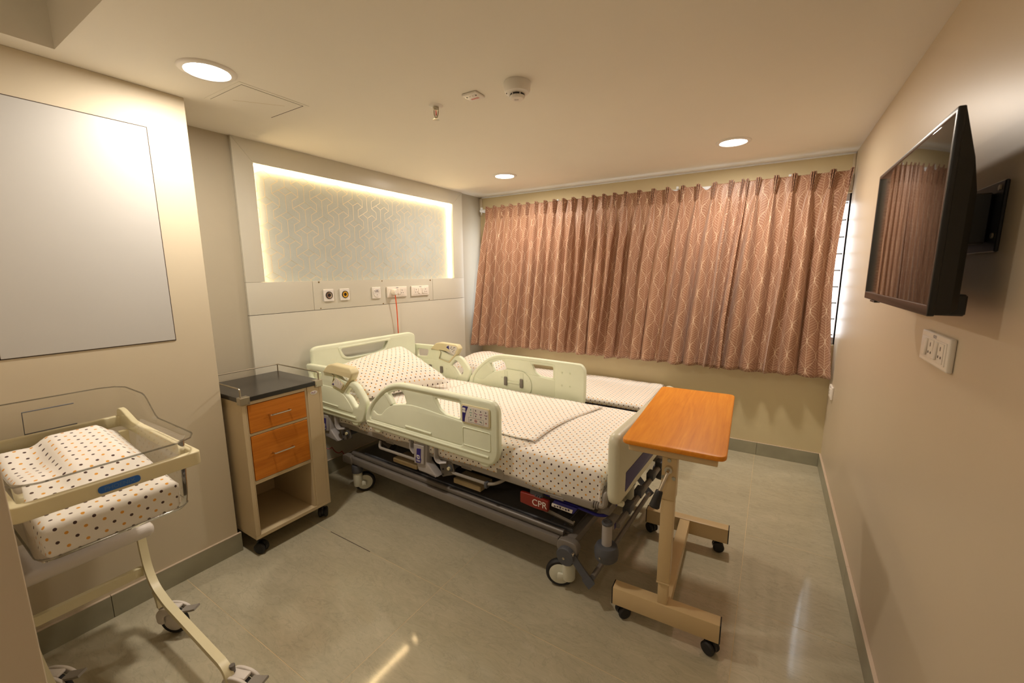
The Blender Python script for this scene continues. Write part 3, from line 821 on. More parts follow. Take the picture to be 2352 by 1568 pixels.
# --- headboard
hbo = fillet([(-.475, .42), (-.475, .955), (-.44, .972), (.40, .972), (.455, .95), (.462, .42)], .035)
slot = fillet([(-.262, .930), (.17, .932), (.135, .868), (.07, .856), (-.19, .856), (-.23, .870)], .02)
hb = plate('headboard', bed, 'bed_green', hbo, [slot], .036, .012, vz(.10))
tube('ridge', hb, 'bed_green', [(.119, -.30, .812), (.119, .36, .812)], .006, 8)
tube('ridge', hb, 'bed_green', smooth_path([(.117, -.45, .78), (.119, -.38, .80), (.119, -.2, .775), (.119, .38, .775)], .08), .005, 8)
plate('slot_lip', hb, 'bed_green', fillet([(-.285, .945), (.195, .947), (.152, .858), (.08, .842), (-.20, .842), (-.252, .860)], .02), [slot], .044, .004, vz(.10))
# --- side rails
FO = fillet([(.700, .545), (.685, .60), (.712, .66), (.757, .713), (.824, .776), (.887, .823), (.956, .850), (1.021, .862), (1.355, .864), (1.66, .862), (1.690, .825), (1.690, .60), (1.655, .538)], .04, 4)
hA = fillet([(.905, .783), (1.009, .819), (1.037, .803), (1.058, .748), (1.012, .737), (.936, .722)], .012, 3)
hB = fillet([(1.275, .818), (1.449, .819), (1.448, .735), (1.349, .740), (1.306, .762)], .012, 3)
HO = fillet([(.075, .860), (.31, .866), (.50, .80), (.59, .806), (.636, .785), (.708, .70), (.70, .655), (.660, .56), (.60, .541), (.11, .541), (.09, .60), (.095, .80), (.070, .826)], .022, 4)
hW = fillet([(.552, .768), (.586, .752), (.640, .697), (.620, .650), (.592, .650), (.545, .70), (.502, .716)], .012, 3)
hG = fillet([(.115, .822), (.255, .822), (.235, .765), (.115, .755)], .014, 3)
def icon_sheet(parent, x0, z0, w_, h_, v, small=False):
    """printed control symbols: arrows, posture strokes, frames; drawn as flat print just proud of the label"""
    cols = 3 if small else 4
    bms = {k: bmesh.new() for k in ('print_dark', 'print_green', 'print_purple', 'print_red')}
    fd = V(0, -1, 0)
    def tri(k, cx, cz, s, up):
        sg = 1 if up else -1
        bms[k].faces.new([bms[k].verts.new((cx+a*s, v, cz+sg*b*s)) for a, b in ((-1, -.2), (1, -.2), (0, 1))])
        bms[k].faces.new([bms[k].verts.new((cx+a*s, v, cz+sg*b*s)) for a, b in ((-.3, -1), (.3, -1), (.3, -.2), (-.3, -.2))])
    def line(k, a, b, t):
        A, B = V(a[0], v, a[1]), V(b[0], v, b[1]); d = (B-A).normalized(); n = V(-d.z, 0, d.x)*t
        bms[k].faces.new([bms[k].verts.new(p) for p in (A+n, A-n, B-n, B+n)])
    def ringbox(k, ax, az, bx, bz, t):
        for p, q in (((ax, az), (bx, az)), ((bx, az), (bx, bz)), ((bx, bz), (ax, bz)), ((ax, bz), (ax, az))): line(k, p, q, t)
    s = h_*.055
    for c in range(cols):
        cx = x0 + w_*((.34 + .19*c) if not small else (.36 + .22*c))
        kk = 'print_green' if c == 0 else 'print_dark'
        tri(kk, cx, z0+h_*.84, s, True); tri(kk, cx, z0+h_*.50, s, False)
        k2 = 'print_green' if c == 0 else 'print_purple'
        if c == 0: line(k2, (cx-s*1.8, z0+h_*.66), (cx+s*1.8, z0+h_*.66), s*.3)
        else:
            line(k2, (cx-s*2, z0+h_*(.70 if c != 2 else .65)), (cx, z0+h_*.655), s*.3); line(k2, (cx, z0+h_*.655), (cx+s*2, z0+h_*(.62 if c < 2 else .69)), s*.3)
        if c == 0 and not small: line('print_dark', (cx+w_*.10, z0+h_*.42), (cx+w_*.10, z0+h_*.93), s*.10)
    if not small:
        ringbox('print_dark', x0+w_*.25, z0+h_*.07, x0+w_*.82, z0+h_*.36, s*.10)
        for c in range(4):
            cx = x0+w_*(.34+.19*c); cz = z0+h_*.21
            if c == 1:
                for a in range(10): 
                    p, q = a*PI/5, (a+1)*PI/5; line('print_red', (cx+s*1.5*math.cos(p), cz+s*1.5*math.sin(p)), (cx+s*1.5*math.cos(q), cz+s*1.5*math.sin(q)), s*.25)
                line('print_dark', (cx-s*1.6, cz), (cx+s*1.6, cz), s*.3)
            elif c == 3: tri('print_red', cx, cz-s*.2, s*.9, False); tri('print_dark', cx, cz+s*.4, s*.8, True)
            else:
                g_ = 1 if c == 0 else -1
                line('print_dark', (cx-s*1.7, cz-g_*s*.6), (cx+s*1.7, cz+g_*s*.7), s*.3); line('print_green', (cx-s*.6, cz+g_*s*.6), (cx+s*.4, cz-g_*s*1.1), s*.25)
    for k, b_ in bms.items(): obj('icon_print', b_, k, parent)
def side_rail(side, which):
    """side=-1 near, +1 far"""
    v = side*.485; vo = side*.5035                  # centre plane / outer face
    if which == 'foot':
        inner = fillet([(.735, .60), (.745, .655), (.79, .712), (.85, .765), (.91, .805), (.97, .826), (1.03, .833), (1.36, .836), (1.465, .836), (1.465, .60)], .025, 4)
        r = plate('foot_rail', bed, 'bed_green', FO, [inner], .038, .012, uz(v))
        plate('inner_panel', r, 'bed_green_deep', fillet([(.72, .59), (.73, .66), (.78, .725), (.85, .782), (.91, .82), (.97, .84), (1.03, .847), (1.36, .85), (1.48, .85), (1.48, .585)], .03, 4), [hA, hB], .020, .004, uz(v))
        # raised lower panel with arched shoulder, leaving the blind recess at its head end
        plate('lower_panel', r, 'bed_green', fillet([(.735, .598), (.765, .66), (.802, .640), (.840, .645), (.88, .685), (.94, .722), (1.02, .740), (1.10, .75), (1.19, .748), (1.35, .735), (1.47, .728), (1.47, .598)], .012, 4), [], .030, .006, uz(v))
        plate('window_post', r, 'bed_green', fillet([(1.05, .74), (1.062, .775), (1.04, .815), (1.05, .84), (1.26, .84), (1.268, .80), (1.31, .752), (1.34, .735)], .012, 3), [], .022, .004, uz(v))
        plate('recess_strut', r, 'bed_green', fillet([(.872, .775), (.90, .79), (.945, .725), (.925, .71)], .008, 3), [], .032, .006, uz(v))
        ends = (.703, 1.633); zr = .582
        tube('ridge', r, 'bed_green', [(ends[0]+.01, vo, zr), (ends[1], vo, zr)], .0065, 8)
        tube('ridge', r, 'bed_green', [(1.047, vo-side*-.0, .618), (1.247, vo, .616)], .0065, 8).location = (0, -side*.004, 0)
        for u in (.79, 1.60):
            plate('foot_tab', r, 'bed_green', fillet([(u-.04, .56), (u+.04, .56), (u+.022, .522), (u-.022, .522)], .014, 3), [], .026, .006, uz(v))
        if side < 0:
            cp = plate('control_panel', r, 'control_yellow', rrect(1.470, 1.648, .729, .826, .012), [], .010, .003, uz(-.5045))
            plate('label', cp, 'label_pale', rrect(1.477, 1.640, .736, .819, .008), [], .0016, .0005, uz(-.5100))
            plate('blue_corner', cp, 'navy_print', [(1.478, .737), (1.478, .811), (1.485, .818), (1.516, .818), (1.503, .79), (1.494, .755), (1.492, .737)], [], .0008, .0002, uz(-.5112))
            for z in (.790, .803): plate('lock_mark', cp, 'print_white', rrect(1.480, 1.500, z-.0055, z+.0055, .003), [], .0008, .0002, uz(-.5118))
            icon_sheet(cp, 1.477, .736, .163, .083, -.5113)
            plate('blank_panel', r, 'bed_green', rrect(1.470, 1.648, .610, .708, .014), [rrect(1.4755, 1.6425, .6155, .7025, .011)], .007, .003, uz(-.5035))
        else:
            plate('hinge_cover', r, 'bed_green', fillet([(.98, .60), (.98, .70), (1.04, .757), (1.22, .757), (1.28, .70), (1.28, .60)], .04), [], .006, .002, uz(v-.019))
            for u in (1.06, 1.20):
                box('hinge_slot', r, 'bed_green_deep', u-.014, u+.014, v-.0245, v-.020, .66, .745, .003, 1)
                box('hinge_lever', r, 'grey_plastic', u-.013, u+.013, v-.036, v-.022, .635, .700, .004, 1)
            box('hinge_bar', r, 'bed_green_deep', 1.075, 1.185, v-.030, v-.022, .655, .672, .003, 1)
            for u, z in ((1.52, .70), (1.58, .70), (1.52, .79), (1.58, .79), (1.02, .69), (1.24, .69)):
                cyl('screw', r, 'bed_green_deep', (u, v-.017, z), (u, v-.0245, z), .0055, n=12)
    else:
        r = plate('head_rail', bed, 'bed_green', HO, [hW, hG], .034, .010, uz(v))
        plate('lower_panel', r, 'bed_green', fillet([(.12, .602), (.12, .735), (.26, .742), (.37, .742), (.44, .73), (.497, .703), (.54, .665), (.575, .625), (.57, .602)], .014, 4), [], .041, .005, uz(v))
        tube('ridge', r, 'bed_green', [(.13, vo, .580), (.60, vo, .579)], .0065, 8)
        tube('ridge', r, 'bed_green', [(.16, vo-side*.0, .624), (.423, vo, .621)], .0065, 8)
        plate('foot_tab', r, 'bed_green', fillet([(.535, .56), (.615, .56), (.60, .522), (.55, .522)], .014, 3), [], .026, .006, uz(v))
        pod = fillet([(.285, .830), (.314, .860), (.351, .888), (.39, .898), (.581, .893), (.606, .862), (.575, .815), (.492, .735), (.373, .758), (.40, .818), (.385, .828)], .012, 4)
        vp = side*.486
        cp = plate('control_pod', r, 'control_yellow', pod, [], .056, .010, uz(vp))
        if side < 0:
            sc = [(.440, .820), (.522, .786), (.484, .742), (.379, .763)]
            plate('label_frame', cp, 'control_yellow', fillet(sc, .008), [], .004, .001, uz(-.515))
            cx, cz = .456, .778
            sc2 = [(cx+(a-cx)*.86, cz+(b-cz)*.86) for a, b in sc]
            plate('label', cp, 'label_pale', fillet(sc2, .006), [], .0012, .0003, uz(-.5176))
            plate('blue_corner', cp, 'navy_print', [(.393, .767), (.408, .778), (.416, .768), (.410, .763)], [], .0006, .0002, uz(-.5184))
            icon_sheet(cp, .395, .752, .115, .055, -.5186, True)
        else:
            vi = side*.486-.028
            plate('label', cp, 'label_pale', fillet([(.47, .885), (.58, .882), (.59, .862), (.545, .81), (.50, .85)], .01), [], .002, .0005, uz(vi-.0008))
            plate('blue_corner', cp, 'navy_print', [(.472, .866), (.500, .884), (.505, .850)], [], .0008, .0002, uz(vi-.0022))
            bm = bmesh.new()
            for a, b in ((.53, .873), (.553, .868), (.535, .856), (.556, .850), (.545, .836), (.565, .872), (.52, .862)):
                bm.faces.new([bm.verts.new((a+p, vi-.0024, b+q)) for p, q in ((-.006, -.002), (.004, -.003), (.006, .003), (-.003, .0035))])
            obj('icon_print', bm, 'print_dark', cp)
            plate('hinge_cover', r, 'bed_green', fillet([(.20, .60), (.20, .69), (.25, .735), (.44, .735), (.50, .68), (.50, .60)], .04), [], .006, .002, uz(v-.018))
            for u in (.28, .41): box('hinge_lever', r, 'grey_plastic', u-.013, u+.013, v-.036, v-.020, .645, .700, .004, 1)
            for u in (.24, .46): cyl('screw', r, 'bed_green_deep', (u, v-.019, .685), (u, v-.0245, .685), .0055, n=12)
    return r
for s_ in (-1, 1):
    side_rail(s_, 'foot'); side_rail(s_, 'head')
# --- footboard: soft cream panel with the dark blue band
fbo = fillet([(-.462, .499), (-.466, .812), (.466, .812), (.462, .499)], .05, 6)
fb = plate('footboard', bed, 'footboard_cream', fbo, [], .054, .022, vz(2.236))
plate('blue_band', fb, 'navy', fillet([(-.378, .538), (-.374, .625), (.374, .625), (.378, .538), (.25, .548), (-.25, .548)], .006), [], .002, .0005, vz(2.2638))
for s_ in (-1, 1): box('clip', fb, 'footboard_cream', 2.245, 2.272, s_*.41-.012, s_*.41+.012, .490, .508, .005, 2)
# --- mattress deck
for s_ in (-1, 1):
    r = box('deck_rail', bed, 'light_grey', .14, 2.16, s_*.447-.012, s_*.447+.012, .458, .492, .005, 2)
    for u in (.35, .85, 1.45, 1.98): box('deck_clip', r, 'grey_plastic', u-.035, u+.035, s_*.445-.016, s_*.445+.008, .452, .470, .003, 1)
    cyl('deck_hinge', r, 'light_grey', (1.665, s_*.46, .487), (1.665, s_*.44, .487), .026, n=20)
box('deck_panel', bed, 'grey_metal', .14, 2.16, -.43, .43, .478, .492, .003, 1)
for u in (.14, 2.16): box('deck_end_bar', bed, 'light_grey', u-.012, u+.012, -.44, .44, .466, .498, .004, 2)
tube('mattress_stop', bed, 'light_grey', smooth_path([(2.165, -.452, .485), (2.205, -.452, .488), (2.205, -.452, .55), (2.205, -.20, .55), (2.205, .20, .55), (2.205, .452, .55), (2.205, .452, .488), (2.165, .452, .485)], .035), .013, 10)
for u in (2.155, 2.165, 2.175): tube('stop_collar', bed, 'grey_plastic', [(u-.003, -.452, .485), (u+.003, -.452, .485)], .018, 14)
# --- upper carriage, lifting columns and linkage
for s_ in (-1, 1):
    box('carriage_beam', bed, 'grey_metal', .30, 2.10, s_*.33-.02, s_*.33+.02, .385, .440, .004, 1)
box('carriage_cross', bed, 'grey_metal', .50, .56, -.33, .33, .37, .44, .004, 1); box('carriage_cross', bed, 'grey_metal', 1.85, 1.91, -.33, .33, .37, .44, .004, 1)
for u in (.62, 1.80):
    tube('lift_arm', bed, 'grey_metal', [(u, -.25, .30), (u-.28 if u < 1 else u+.20, -.25, .40)], .022, 8, square=True, ry=.03)
    tube('lift_arm', bed, 'grey_metal', [(u, .25, .30), (u-.28 if u < 1 else u+.20, .25, .40)], .022, 8, square=True, ry=.03)
tube('link_arm', bed, 'light_grey', [(1.76, -.40, .36), (2.02, -.36, .292)], .006, 8, square=True, ry=.024)
cyl('link_pin', bed, 'steel', (2.01, -.372, .293), (2.01, -.345, .293), .009, n=12)
cyl('actuator', bed, 'dark_grey', (1.15, -.02, .35), (1.75, -.02, .40), .035, n=20)
cyl('actuator', bed, 'dark_grey', (.60, .08, .33), (1.05, .08, .39), .035, n=20)
bx = box('motor_box', bed, 'dark_grey', .98, 1.14, -.12, .14, .28, .40, .01, 2)
box('battery_box', bed, 'battery_cream', 1.31, 1.50, -.41, -.30, .314, .345, .004, 1)
box('battery_box', bed, 'battery_cream', .82, 1.03, -.42, -.30, .314, .342, .008, 2)
# --- accessory rods along the near side and the linkage brackets under the rails
for s_ in (-1, 1):
    tube('accessory_rod', bed, 'light_grey', smooth_path([(.74, s_*.44, .44), (.745, s_*.455, .402), (1.09, s_*.455, .405)], .03), .0085, 8)
    tube('accessory_rod', bed, 'light_grey', smooth_path([(1.33, s_*.42, .45), (1.335, s_*.455, .404), (1.60, s_*.455, .408), (1.655, s_*.43, .43), (1.70, s_*.40, .47)], .03), .0085, 8)
    h = box('rod_hook', bed, 'slate', 1.571, 1.589, s_*.455-.014, s_*.455+.014, .388, .420, .004, 2)
    for u0 in (.20, 1.10):
        # release bracket: faceted grey shell with blue label
        vo = s_*.487
        ol = [(u0, .535), (u0+.09, .535), (u0+.085, .43), (u0+.165, .366), (u0+.02, .366), (u0-.002, .43)]
        b_ = plate('release_bracket', bed, 'bracket_grey', fillet(ol, .006, 2), [], .052, .008, uz(s_*.462))
        plate('bracket_face', b_, 'bracket_grey', fillet([(u0, .525), (u0+.082, .53), (u0+.076, .42), (u0, .41)], .006, 2), [], .016, .004, uz(s_*.490))
        lb = plate('blue_label', b_, 'navy_print', fillet([(u0+.027, .505), (u0+.060, .509), (u0+.054, .455), (u0+.058, .446), (u0+.052, .424), (u0+.017, .42), (u0+.014, .446), (u0+.021, .455)], .003, 2), [], .0014, .0004, uz(s_*.4985))
        if s_ < 0:
            plate('lock_mark', b_, 'print_white', rrect(u0+.026, u0+.047, .446, .468, .004), [rrect(u0+.032, u0+.041, .451, .463, .002)], .0008, .0002, uz(-.4997))
            for z in (.432, .438): box('lettering_line', b_, 'print_white', u0+.022, u0+.050, -.5001, -.4993, z-.0012, z+.0012)
        tube('rail_hook', b_, 'bracket_grey', smooth_path([(u0+.155, s_*.478, .545), (u0+.155, s_*.482, .475), (u0+.175, s_*.478, .452), (u0+.215, s_*.46, .458)], .03), .007, 8, ry=.017, up=(0, 1, 0))
        tube('rail_hook', b_, 'bracket_grey', smooth_path([(u0-.035, s_*.478, .545), (u0-.035, s_*.482, .485), (u0-.012, s_*.478, .462)], .03), .007, 8, ry=.017, up=(0, 1, 0))
        w = plate('pivot_plate', b_, 'grey_metal', fillet([(u0+.15, .46), (u0+.25, .47), (u0+.27, .40), (u0+.175, .362)], .01, 3), [], .010, .002, uz(s_*.455))
        for a, b in ((.185, .41), (.182, .378), (.205, .452)): cyl('rivet', w, 'black_plastic', (u0+a, s_*.459, b), (u0+a, s_*.463, b), .0055, n=10)
        cyl('cross_shaft', b_, 'slate', (u0+.235, s_*.465, .430), (u0+.235, s_*.36, .430), .019, n=16)
        cyl('shaft_cap', b_, 'control_yellow', (u0+.235, s_*.4745, .430), (u0+.235, s_*.464, .430), .009, n=14)
# --- CPR lever, blue release loop with plate
for s_ in (-1, 1):
    ol = [(1.781, .428), (1.86, .430), (1.934, .424), (1.931, .370), (1.86, .368), (1.781, .374)]
    cpr = plate('cpr_lever', bed, 'cpr_red', fillet(ol, .004, 2), [], .022, .004, uz(s_*.445))
    if s_ < 0:
        obj('lettering', text_mesh('CPR', .044, fr((1.888, -.4565, .3975), (1, 0, 0), (0, 0, 1), (0, -1, 0))), 'print_white', cpr)
    box('lever_mount', cpr, 'slate', 1.83, 1.90, s_*.44-.01*0-.008, s_*.44+.008, .424, .465, .004, 1)
    for k in range(3): box('lever_notch', cpr, 'slate', 1.862+.012*k, 1.869+.012*k, s_*.446-.009, s_*.446+.009, .427, .434)
lp = tube('release_loop', bed, 'royal_blue', smooth_path([(1.845, -.36, .45), (1.85, -.42, .440), (2.165, -.425, .420), (2.20, -.41, .424), (2.215, -.30, .452), (2.215, .30, .452), (2.20, .41, .424), (2.165, .425, .420), (1.85, .42, .440), (1.845, .36, .45)], .03), .007, 8)
for s_ in (-1, 1):
    plate('grip', lp, 'royal_blue', fillet([(1.955, .43), (2.075, .428), (2.052, .392), (1.940, .40)], .006), [], .012, .003, uz(s_*.432))
    pl_ = plate('grip_plate', lp, 'label_pale', fillet([(1.946, .416), (2.052, .414), (2.047, .396), (1.943, .399)], .004), [], .003, .001, uz(s_*.4395))
    for k in range(6): box('print_mark', pl_, 'print_dark', 1.957+.014*k, 1.966+.014*k, s_*.4412-.0006, s_*.4412+.0006, .402+.002*(k % 2), .408+.002*(k % 3))
# --- base frame
base = box('base_rail', bed, 'grey_plastic', .40, 1.985, -.452, -.425, .214, .258, .004, 2)
box('base_rail', bed, 'grey_plastic', .40, 1.985, .425, .452, .214, .258, .004, 2)
cyl('base_tube', bed, 'grey_metal', (.42, -.418, .272), (2.0, -.418, .272), .016, n=14); cyl('base_tube', bed, 'grey_metal', (.42, .418, .272), (2.0, .418, .272), .016, n=14)
box('base_cover', bed, 'dark_grey', .43, 2.02, -.40, .40, .252, .268, .006, 2)
for v in (-.385, .385): box('cover_rib', bed, 'slate', .50, 2.03, v-.006, v+.006, .266, .283, .003, 1)
for u in (1.90, 1.97): box('cover_rib', bed, 'slate', u-.005, u+.005, -.36, .36, .266, .274, .002, 1)
for u in (.42, 2.03): box('base_end', bed, 'grey_plastic', u-.025, u+.025, -.45, .45, .216, .262, .008, 2)
for u in (.40, 2.035):
    for s_ in (-1, 1):
        plate('corner_bracket', bed, 'grey_plastic', fillet([(u-.055, .205), (u-.05, .258), (u-.02, .266), (u+.035, .264), (u+.05, .245), (u+.05, .205)], .018), [], .04, .006, uz(s_*.438))
# --- casters
def bed_caster(u, v, steer, out):
    c = empty('caster', (u, v, 0)); c.parent = bed; c.rotation_euler = (0, 0, steer)
    bm = bmesh.new(); lathe_bm(bm, [(0, .205), (.034, .205), (.036, .20), (.036, .155), (.033, .150), (0, .150)], 26); obj('stem_collar', bm, 'slate', c)
    bm = bmesh.new(); lathe_bm(bm, [(0, .158), (.029, .158), (.030, .15), (.030, .062), (.026, .055), (0, .055)], 26); obj('fork_housing', bm, 'wheel_white', c)
    for yy in (out*.020,):
        bm = bmesh.new()
        mt = Matrix.Translation((-.042, yy, .068)) @ Matrix.Rotation(PI/2, 4, 'X')
        prof = [(.050, -.016), (.060, -.016), (.066, -.010), (.068, 0), (.066, .010), (.060, .016), (.050, .016)]
        lathe_bm(bm, prof + [prof[0]], 40, mt); obj('tyre', bm, 'rubber', c)
        bm = bmesh.new(); lathe_bm(bm, [(0, -.019), (.045, -.0175), (.0545, -.014), (.0545, .014), (.045, .0175), (0, .019)], 36, mt); obj('wheel_disc', bm, 'wheel_white', c)
    box('fork_cheek', c, 'wheel_white', -.052, -.010, -out*.010-.008, -out*.010+.008, .052, .085, .006, 2)
    return c
for u, v, st in ((2.03, -.425, .38), (.46, -.425, 4.07), (2.03, .42, .2), (.46, .42, 2.9)): bed_caster(u, v, st, -1 if st > 3 else 1)
for s_ in (-1, 1):
    bm = bmesh.new(); lathe_bm(bm, [(0, -.030), (.040, -.030), (.044, -.024), (.044, .024), (.040, .030), (0, .030)], 28, Matrix.Translation((2.035, s_*.452, .200)) @ Matrix.Rotation(PI/2, 4, 'X')); hub = obj('brake_hub', bm, 'slate', bed)
    cyl('hub_screw', hub, 'steel', (2.03, s_*.481, .193), (2.03, s_*.4840, .193), .006, n=12)
    cyl('hub_screw', hub, 'chrome', (2.068, s_*.462, .222), (2.068, s_*.478, .222), .008, n=12)
    tube('brake_pedal', bed, 'slate', smooth_path([(2.06, s_*.455, .20), (2.11, s_*.455, .145), (2.150, s_*.455, .108)], .02), .014, 8, square=True, ry=.024)
    tube('pedal_pad', bed, 'slate', [(2.125, s_*.455, .124), (2.156, s_*.455, .098)], .018, 8, square=True, ry=.030)
tube('brake_bar', bed, 'grey_plastic', [(2.150, -.43, .118), (2.150, .43, .118)], .012, 10)
# --- infusion pole sockets with bump wheels at the foot corners
for s_ in (-1, 1):
    bm = bmesh.new(); mt = Matrix.Translation((2.213, s_*.44, 0))
    lathe_bm(bm, [(.0155, .408), (.0155, .270), (.0215, .270), (.0215, .408), (.0155, .408)], 24, mt); po = obj('pole_socket', bm, 'bracket_grey', bed)
    bm = bmesh.new(); lathe_bm(bm, [(.0135, .412), (.0165, .4165), (.0215, .4165), (.024, .411), (.0225, .405), (.0135, .405)], 24, mt); obj('socket_rim', bm, 'slate', po)
    bm = bmesh.new(); lathe_bm(bm, [(0, .236), (.036, .238), (.048, .250), (.051, .270), (.051, .290), (.044, .308), (.0218, .312), (0, .312)], 28, mt); obj('bump_wheel', bm, 'slate', po)
    cyl('bump_screw', po, 'chrome', (2.205, s_*.489, .272), (2.204, s_*.4935, .272), .004, n=10)
    box('socket_arm', po, 'light_grey', 2.185, 2.235, s_*.38-.05, s_*.38+.045, .375, .40, .006, 2)
    box('arm_label', po, 'navy', 2.2352, 2.2365, s_*.385-.03, s_*.385+.03, .374, .398)
box('foot_cross', bed, 'grey_plastic', 2.17, 2.215, -.42, .42, .43, .47, .004, 1)
tube('foot_tube', bed, 'grey_plastic', [(2.243, -.40, .388), (2.243, .40, .388)], .014, 10)
for v in (-.26, -.10, .10, .26): box('tube_bracket', bed, 'slate', 2.225, 2.262, v-.03, v+.03, .385, .425, .005, 2)
# --- mattress, sheets, pillow
mt_ = box('mattress', None, 'mattress_blue', .135, 2.175, -.435, .435, .492, .603, .02, 3)
mt_.location = BO; mt_.rotation_euler = (0, 0, BA)
tag(mt_, 'dark mattress of the hospital bed under the dotted sheet', 'mattress')
sh = drape('bed_sheet', None, '', .125, 2.185, -.456, .456, .640, (.05, .145, .150, .140), wr=.004, seed=3, hem=.016, rad=.032, ztilt=lambda a, b: -.024*(b/.456*.5+.5))
sh.location = BO; sh.rotation_euler = (0, 0, BA)
tag(sh, 'white polka-dot sheet tucked over the hospital bed mattress', 'bed sheet')
def draw_sheet():
    nu, nv = 46, 34
    def fn(i, j):
        u_ = i/nu; v_ = j/nv
        v = -.352 + .735*v_
        ue = 1.80 + .055*(v_-.0)**1.3 - .035*math.sin(PI*v_)
        u = .765 + (ue-.765)*u_
        z = .648 - .024*(v/.456*.5+.5) + .0035*noise.noise(V(u*4, v*4, 2)) + .003*math.sin(u*23+v*6)*.4
        if u_ > .93: z += .004*math.sin((u_-.93)/.07*PI)
        v += .006*noise.noise(V(u*5, 3, v_))
        return V(u, v, z)
    me = grid_mesh('draw_sheet', nu, nv, fn, lambda i, j: (.765+1.05*i/nu+.01, .735*j/nv+.013))
    o = obj('draw_sheet', me, 'dotted_cloth', None, 75)
    so = o.modifiers.new('thickness', 'SOLIDIFY'); so.thickness = .004; so.offset = 1
    o.location = BO; o.rotation_euler = (0, 0, BA)
    tag(o, 'extra polka-dot draw sheet spread across the bed middle', 'bed sheet')
draw_sheet()
p = pillow('bed_pillow', None, (.555, -.385, .665), (.735, .215, .665), (.225, .205, .885), (.150, -.365, .795), .10, 5, under=.5)
p.location = BO; p.rotation_euler = (0, 0, BA)
tag(p, 'polka-dot pillow leaning on the pale green headboard', 'pillow')
# red coiled cable hanging below the bed head
bm = bmesh.new(); pts = []
for k in range(150):
    t = k/149; a = t*2*PI*14
    c = V(.12+.10*math.sin(t*PI), -2.12+.85*t, .30-.20*math.sin(PI*min(1, t*1.15)))
    pts.append(c + V(.013*math.cos(a), .004, .013*math.sin(a)))
tube_bm(bm, pts, .003, 6)
tag(obj('coiled_cable', bm, 'coil_red'), 'red coiled cable sagging in the dark below the bed head', 'cable')

# ------------------------------------------------------------------ attendant couch by the window
e = tag(empty('attendant_couch', (1.0, -.40, 0)), 'low dark attendant couch along the window wall', 'couch')
box('base', e, 'couch_navy', -.93, .95, -.31, .36, .07, .33, .012, 2)
box('seat_cushion', e, 'couch_navy', -.95, .965, -.33, .365, .33, .478, .03, 3)
for x in (-.85, .88):
    for y in (-.25, .30): box('leg', e, 'black_plastic', x-.025, x+.025, y-.025, y+.025, 0, .07, .004, 1)
sh = drape('couch_sheet', None, '', .045, 1.98, -.735, -.03, .494, (.03, .05, .035, .02), wr=.004, seed=8, hem=.012, uvo=(.01, .007))
tag(sh, 'white polka-dot sheet on the low couch by the window', 'bed sheet')
p = pillow('couch_pillow', None, (.05, -.68, .505), (.62, -.70, .505), (.64, -.13, .515), (.06, -.12, .53), .165, 9, under=.05)
tag(p, 'plump polka-dot pillow on the couch under the curtain', 'pillow')

# ------------------------------------------------------------------ overbed table
ot = tag(empty('overbed_table', (2.425, -1.80, 0), math.radians(2.4)), 'beige overbed table with orange wood top on castors', 'table')
top = plate('table_top', ot, 'orange_wood', rrect(-.178, .182, -.43, .425, .035, 7), [], .018, .005, fr((0, 0, .824), (1, 0, 0), (0, 1, 0), (0, 0, 1)))
box('top_frame', ot, 'table_beige', -.155, .155, -.40, .395, .782, .8148, .002, 1)
up = box('column_bracket', ot, 'table_beige', -.034, .019, -.375, -.315, .60, .7818, .003, 2)
for x, z in ((-.008, .762), (-.027, .692), (.011, .693)): cyl('bolt', up, 'bolt_zinc', (x, -.3752, z), (x, -.380, z), .0075, n=6)
box('column_sleeve', ot, 'table_beige', -.031, .016, -.372, -.318, .245, .5998, .003, 2)
box('sleeve_lip', ot, 'table_beige', -.032, .017, -.373, -.317, .238, .2448, .001, 1)
box('column', ot, 'table_beige', -.026, .012, -.366, -.324, .1452, .2379, .003, 2)
for y, nm in ((-.345, 'base_bar'), (.33, 'base_bar')):
    b_ = box(nm, ot, 'table_beige', -.205, .205, y-.027, y+.027, .066, .145, .003, 2)
    for s_ in (-1, 1): box('end_cap', b_, 'black_plastic', s_*.2053-.0028, s_*.2053+.0028, y-.0265, y+.0265, .0665, .1445, .001, 1)
box('tie_bar', ot, 'table_beige', -.030, .020, -.3178, .3028, .082, .143, .003, 2)
def twin_caster(parent, x, y, steer, h=.066, r=.027):
    c = empty('caster', (x, y, 0), steer); c.parent = parent
    cyl('stem', c, 'black_plastic', (0, 0, r), (0, 0, h), .008, n=12)
    bm = bmesh.new(); lathe_bm(bm, [(0, -.006), (r*.94, -.006), (r*.98, 0), (r*.94, .006), (0, .006)], 20, Matrix.Translation((.012, 0, r+.004)) @ Matrix.Rotation(PI/2, 4, 'X')); obj('hood', bm, 'black_plastic', c)
    for s_ in (-1, 1):
        bm = bmesh.new(); lathe_bm(bm, [(0, -.009), (r*.86, -.009), (r, -.003), (r, .004), (r*.8, .009), (r*.45, .010), (0, .0085)], 24, Matrix.Translation((.012, s_*.0165, r)) @ Matrix.Rotation(-s_*PI/2, 4, 'X')); obj('wheel', bm, 'rubber', c)
    return c
for x, y, s_ in ((-.175, -.345, .7), (.165, -.345, -.5), (-.17, .33, 2.5), (.15, .33, .2)): twin_caster(ot, x, y, s_)
cr = empty('crank', (0, 0, 0)); cr.parent = ot
cyl('bushing', cr, 'chrome', (-.008, -.374, .728), (-.008, -.393, .728), .014, n=18)
tube('crank_arm', cr, 'chrome', smooth_path([(-.008, -.388, .728), (-.008, -.405, .724), (-.030, -.430, .655)], .012), .0068, 10)
g0, g1 = V(-.029, -.429, .660), V(-.043, -.448, .598)
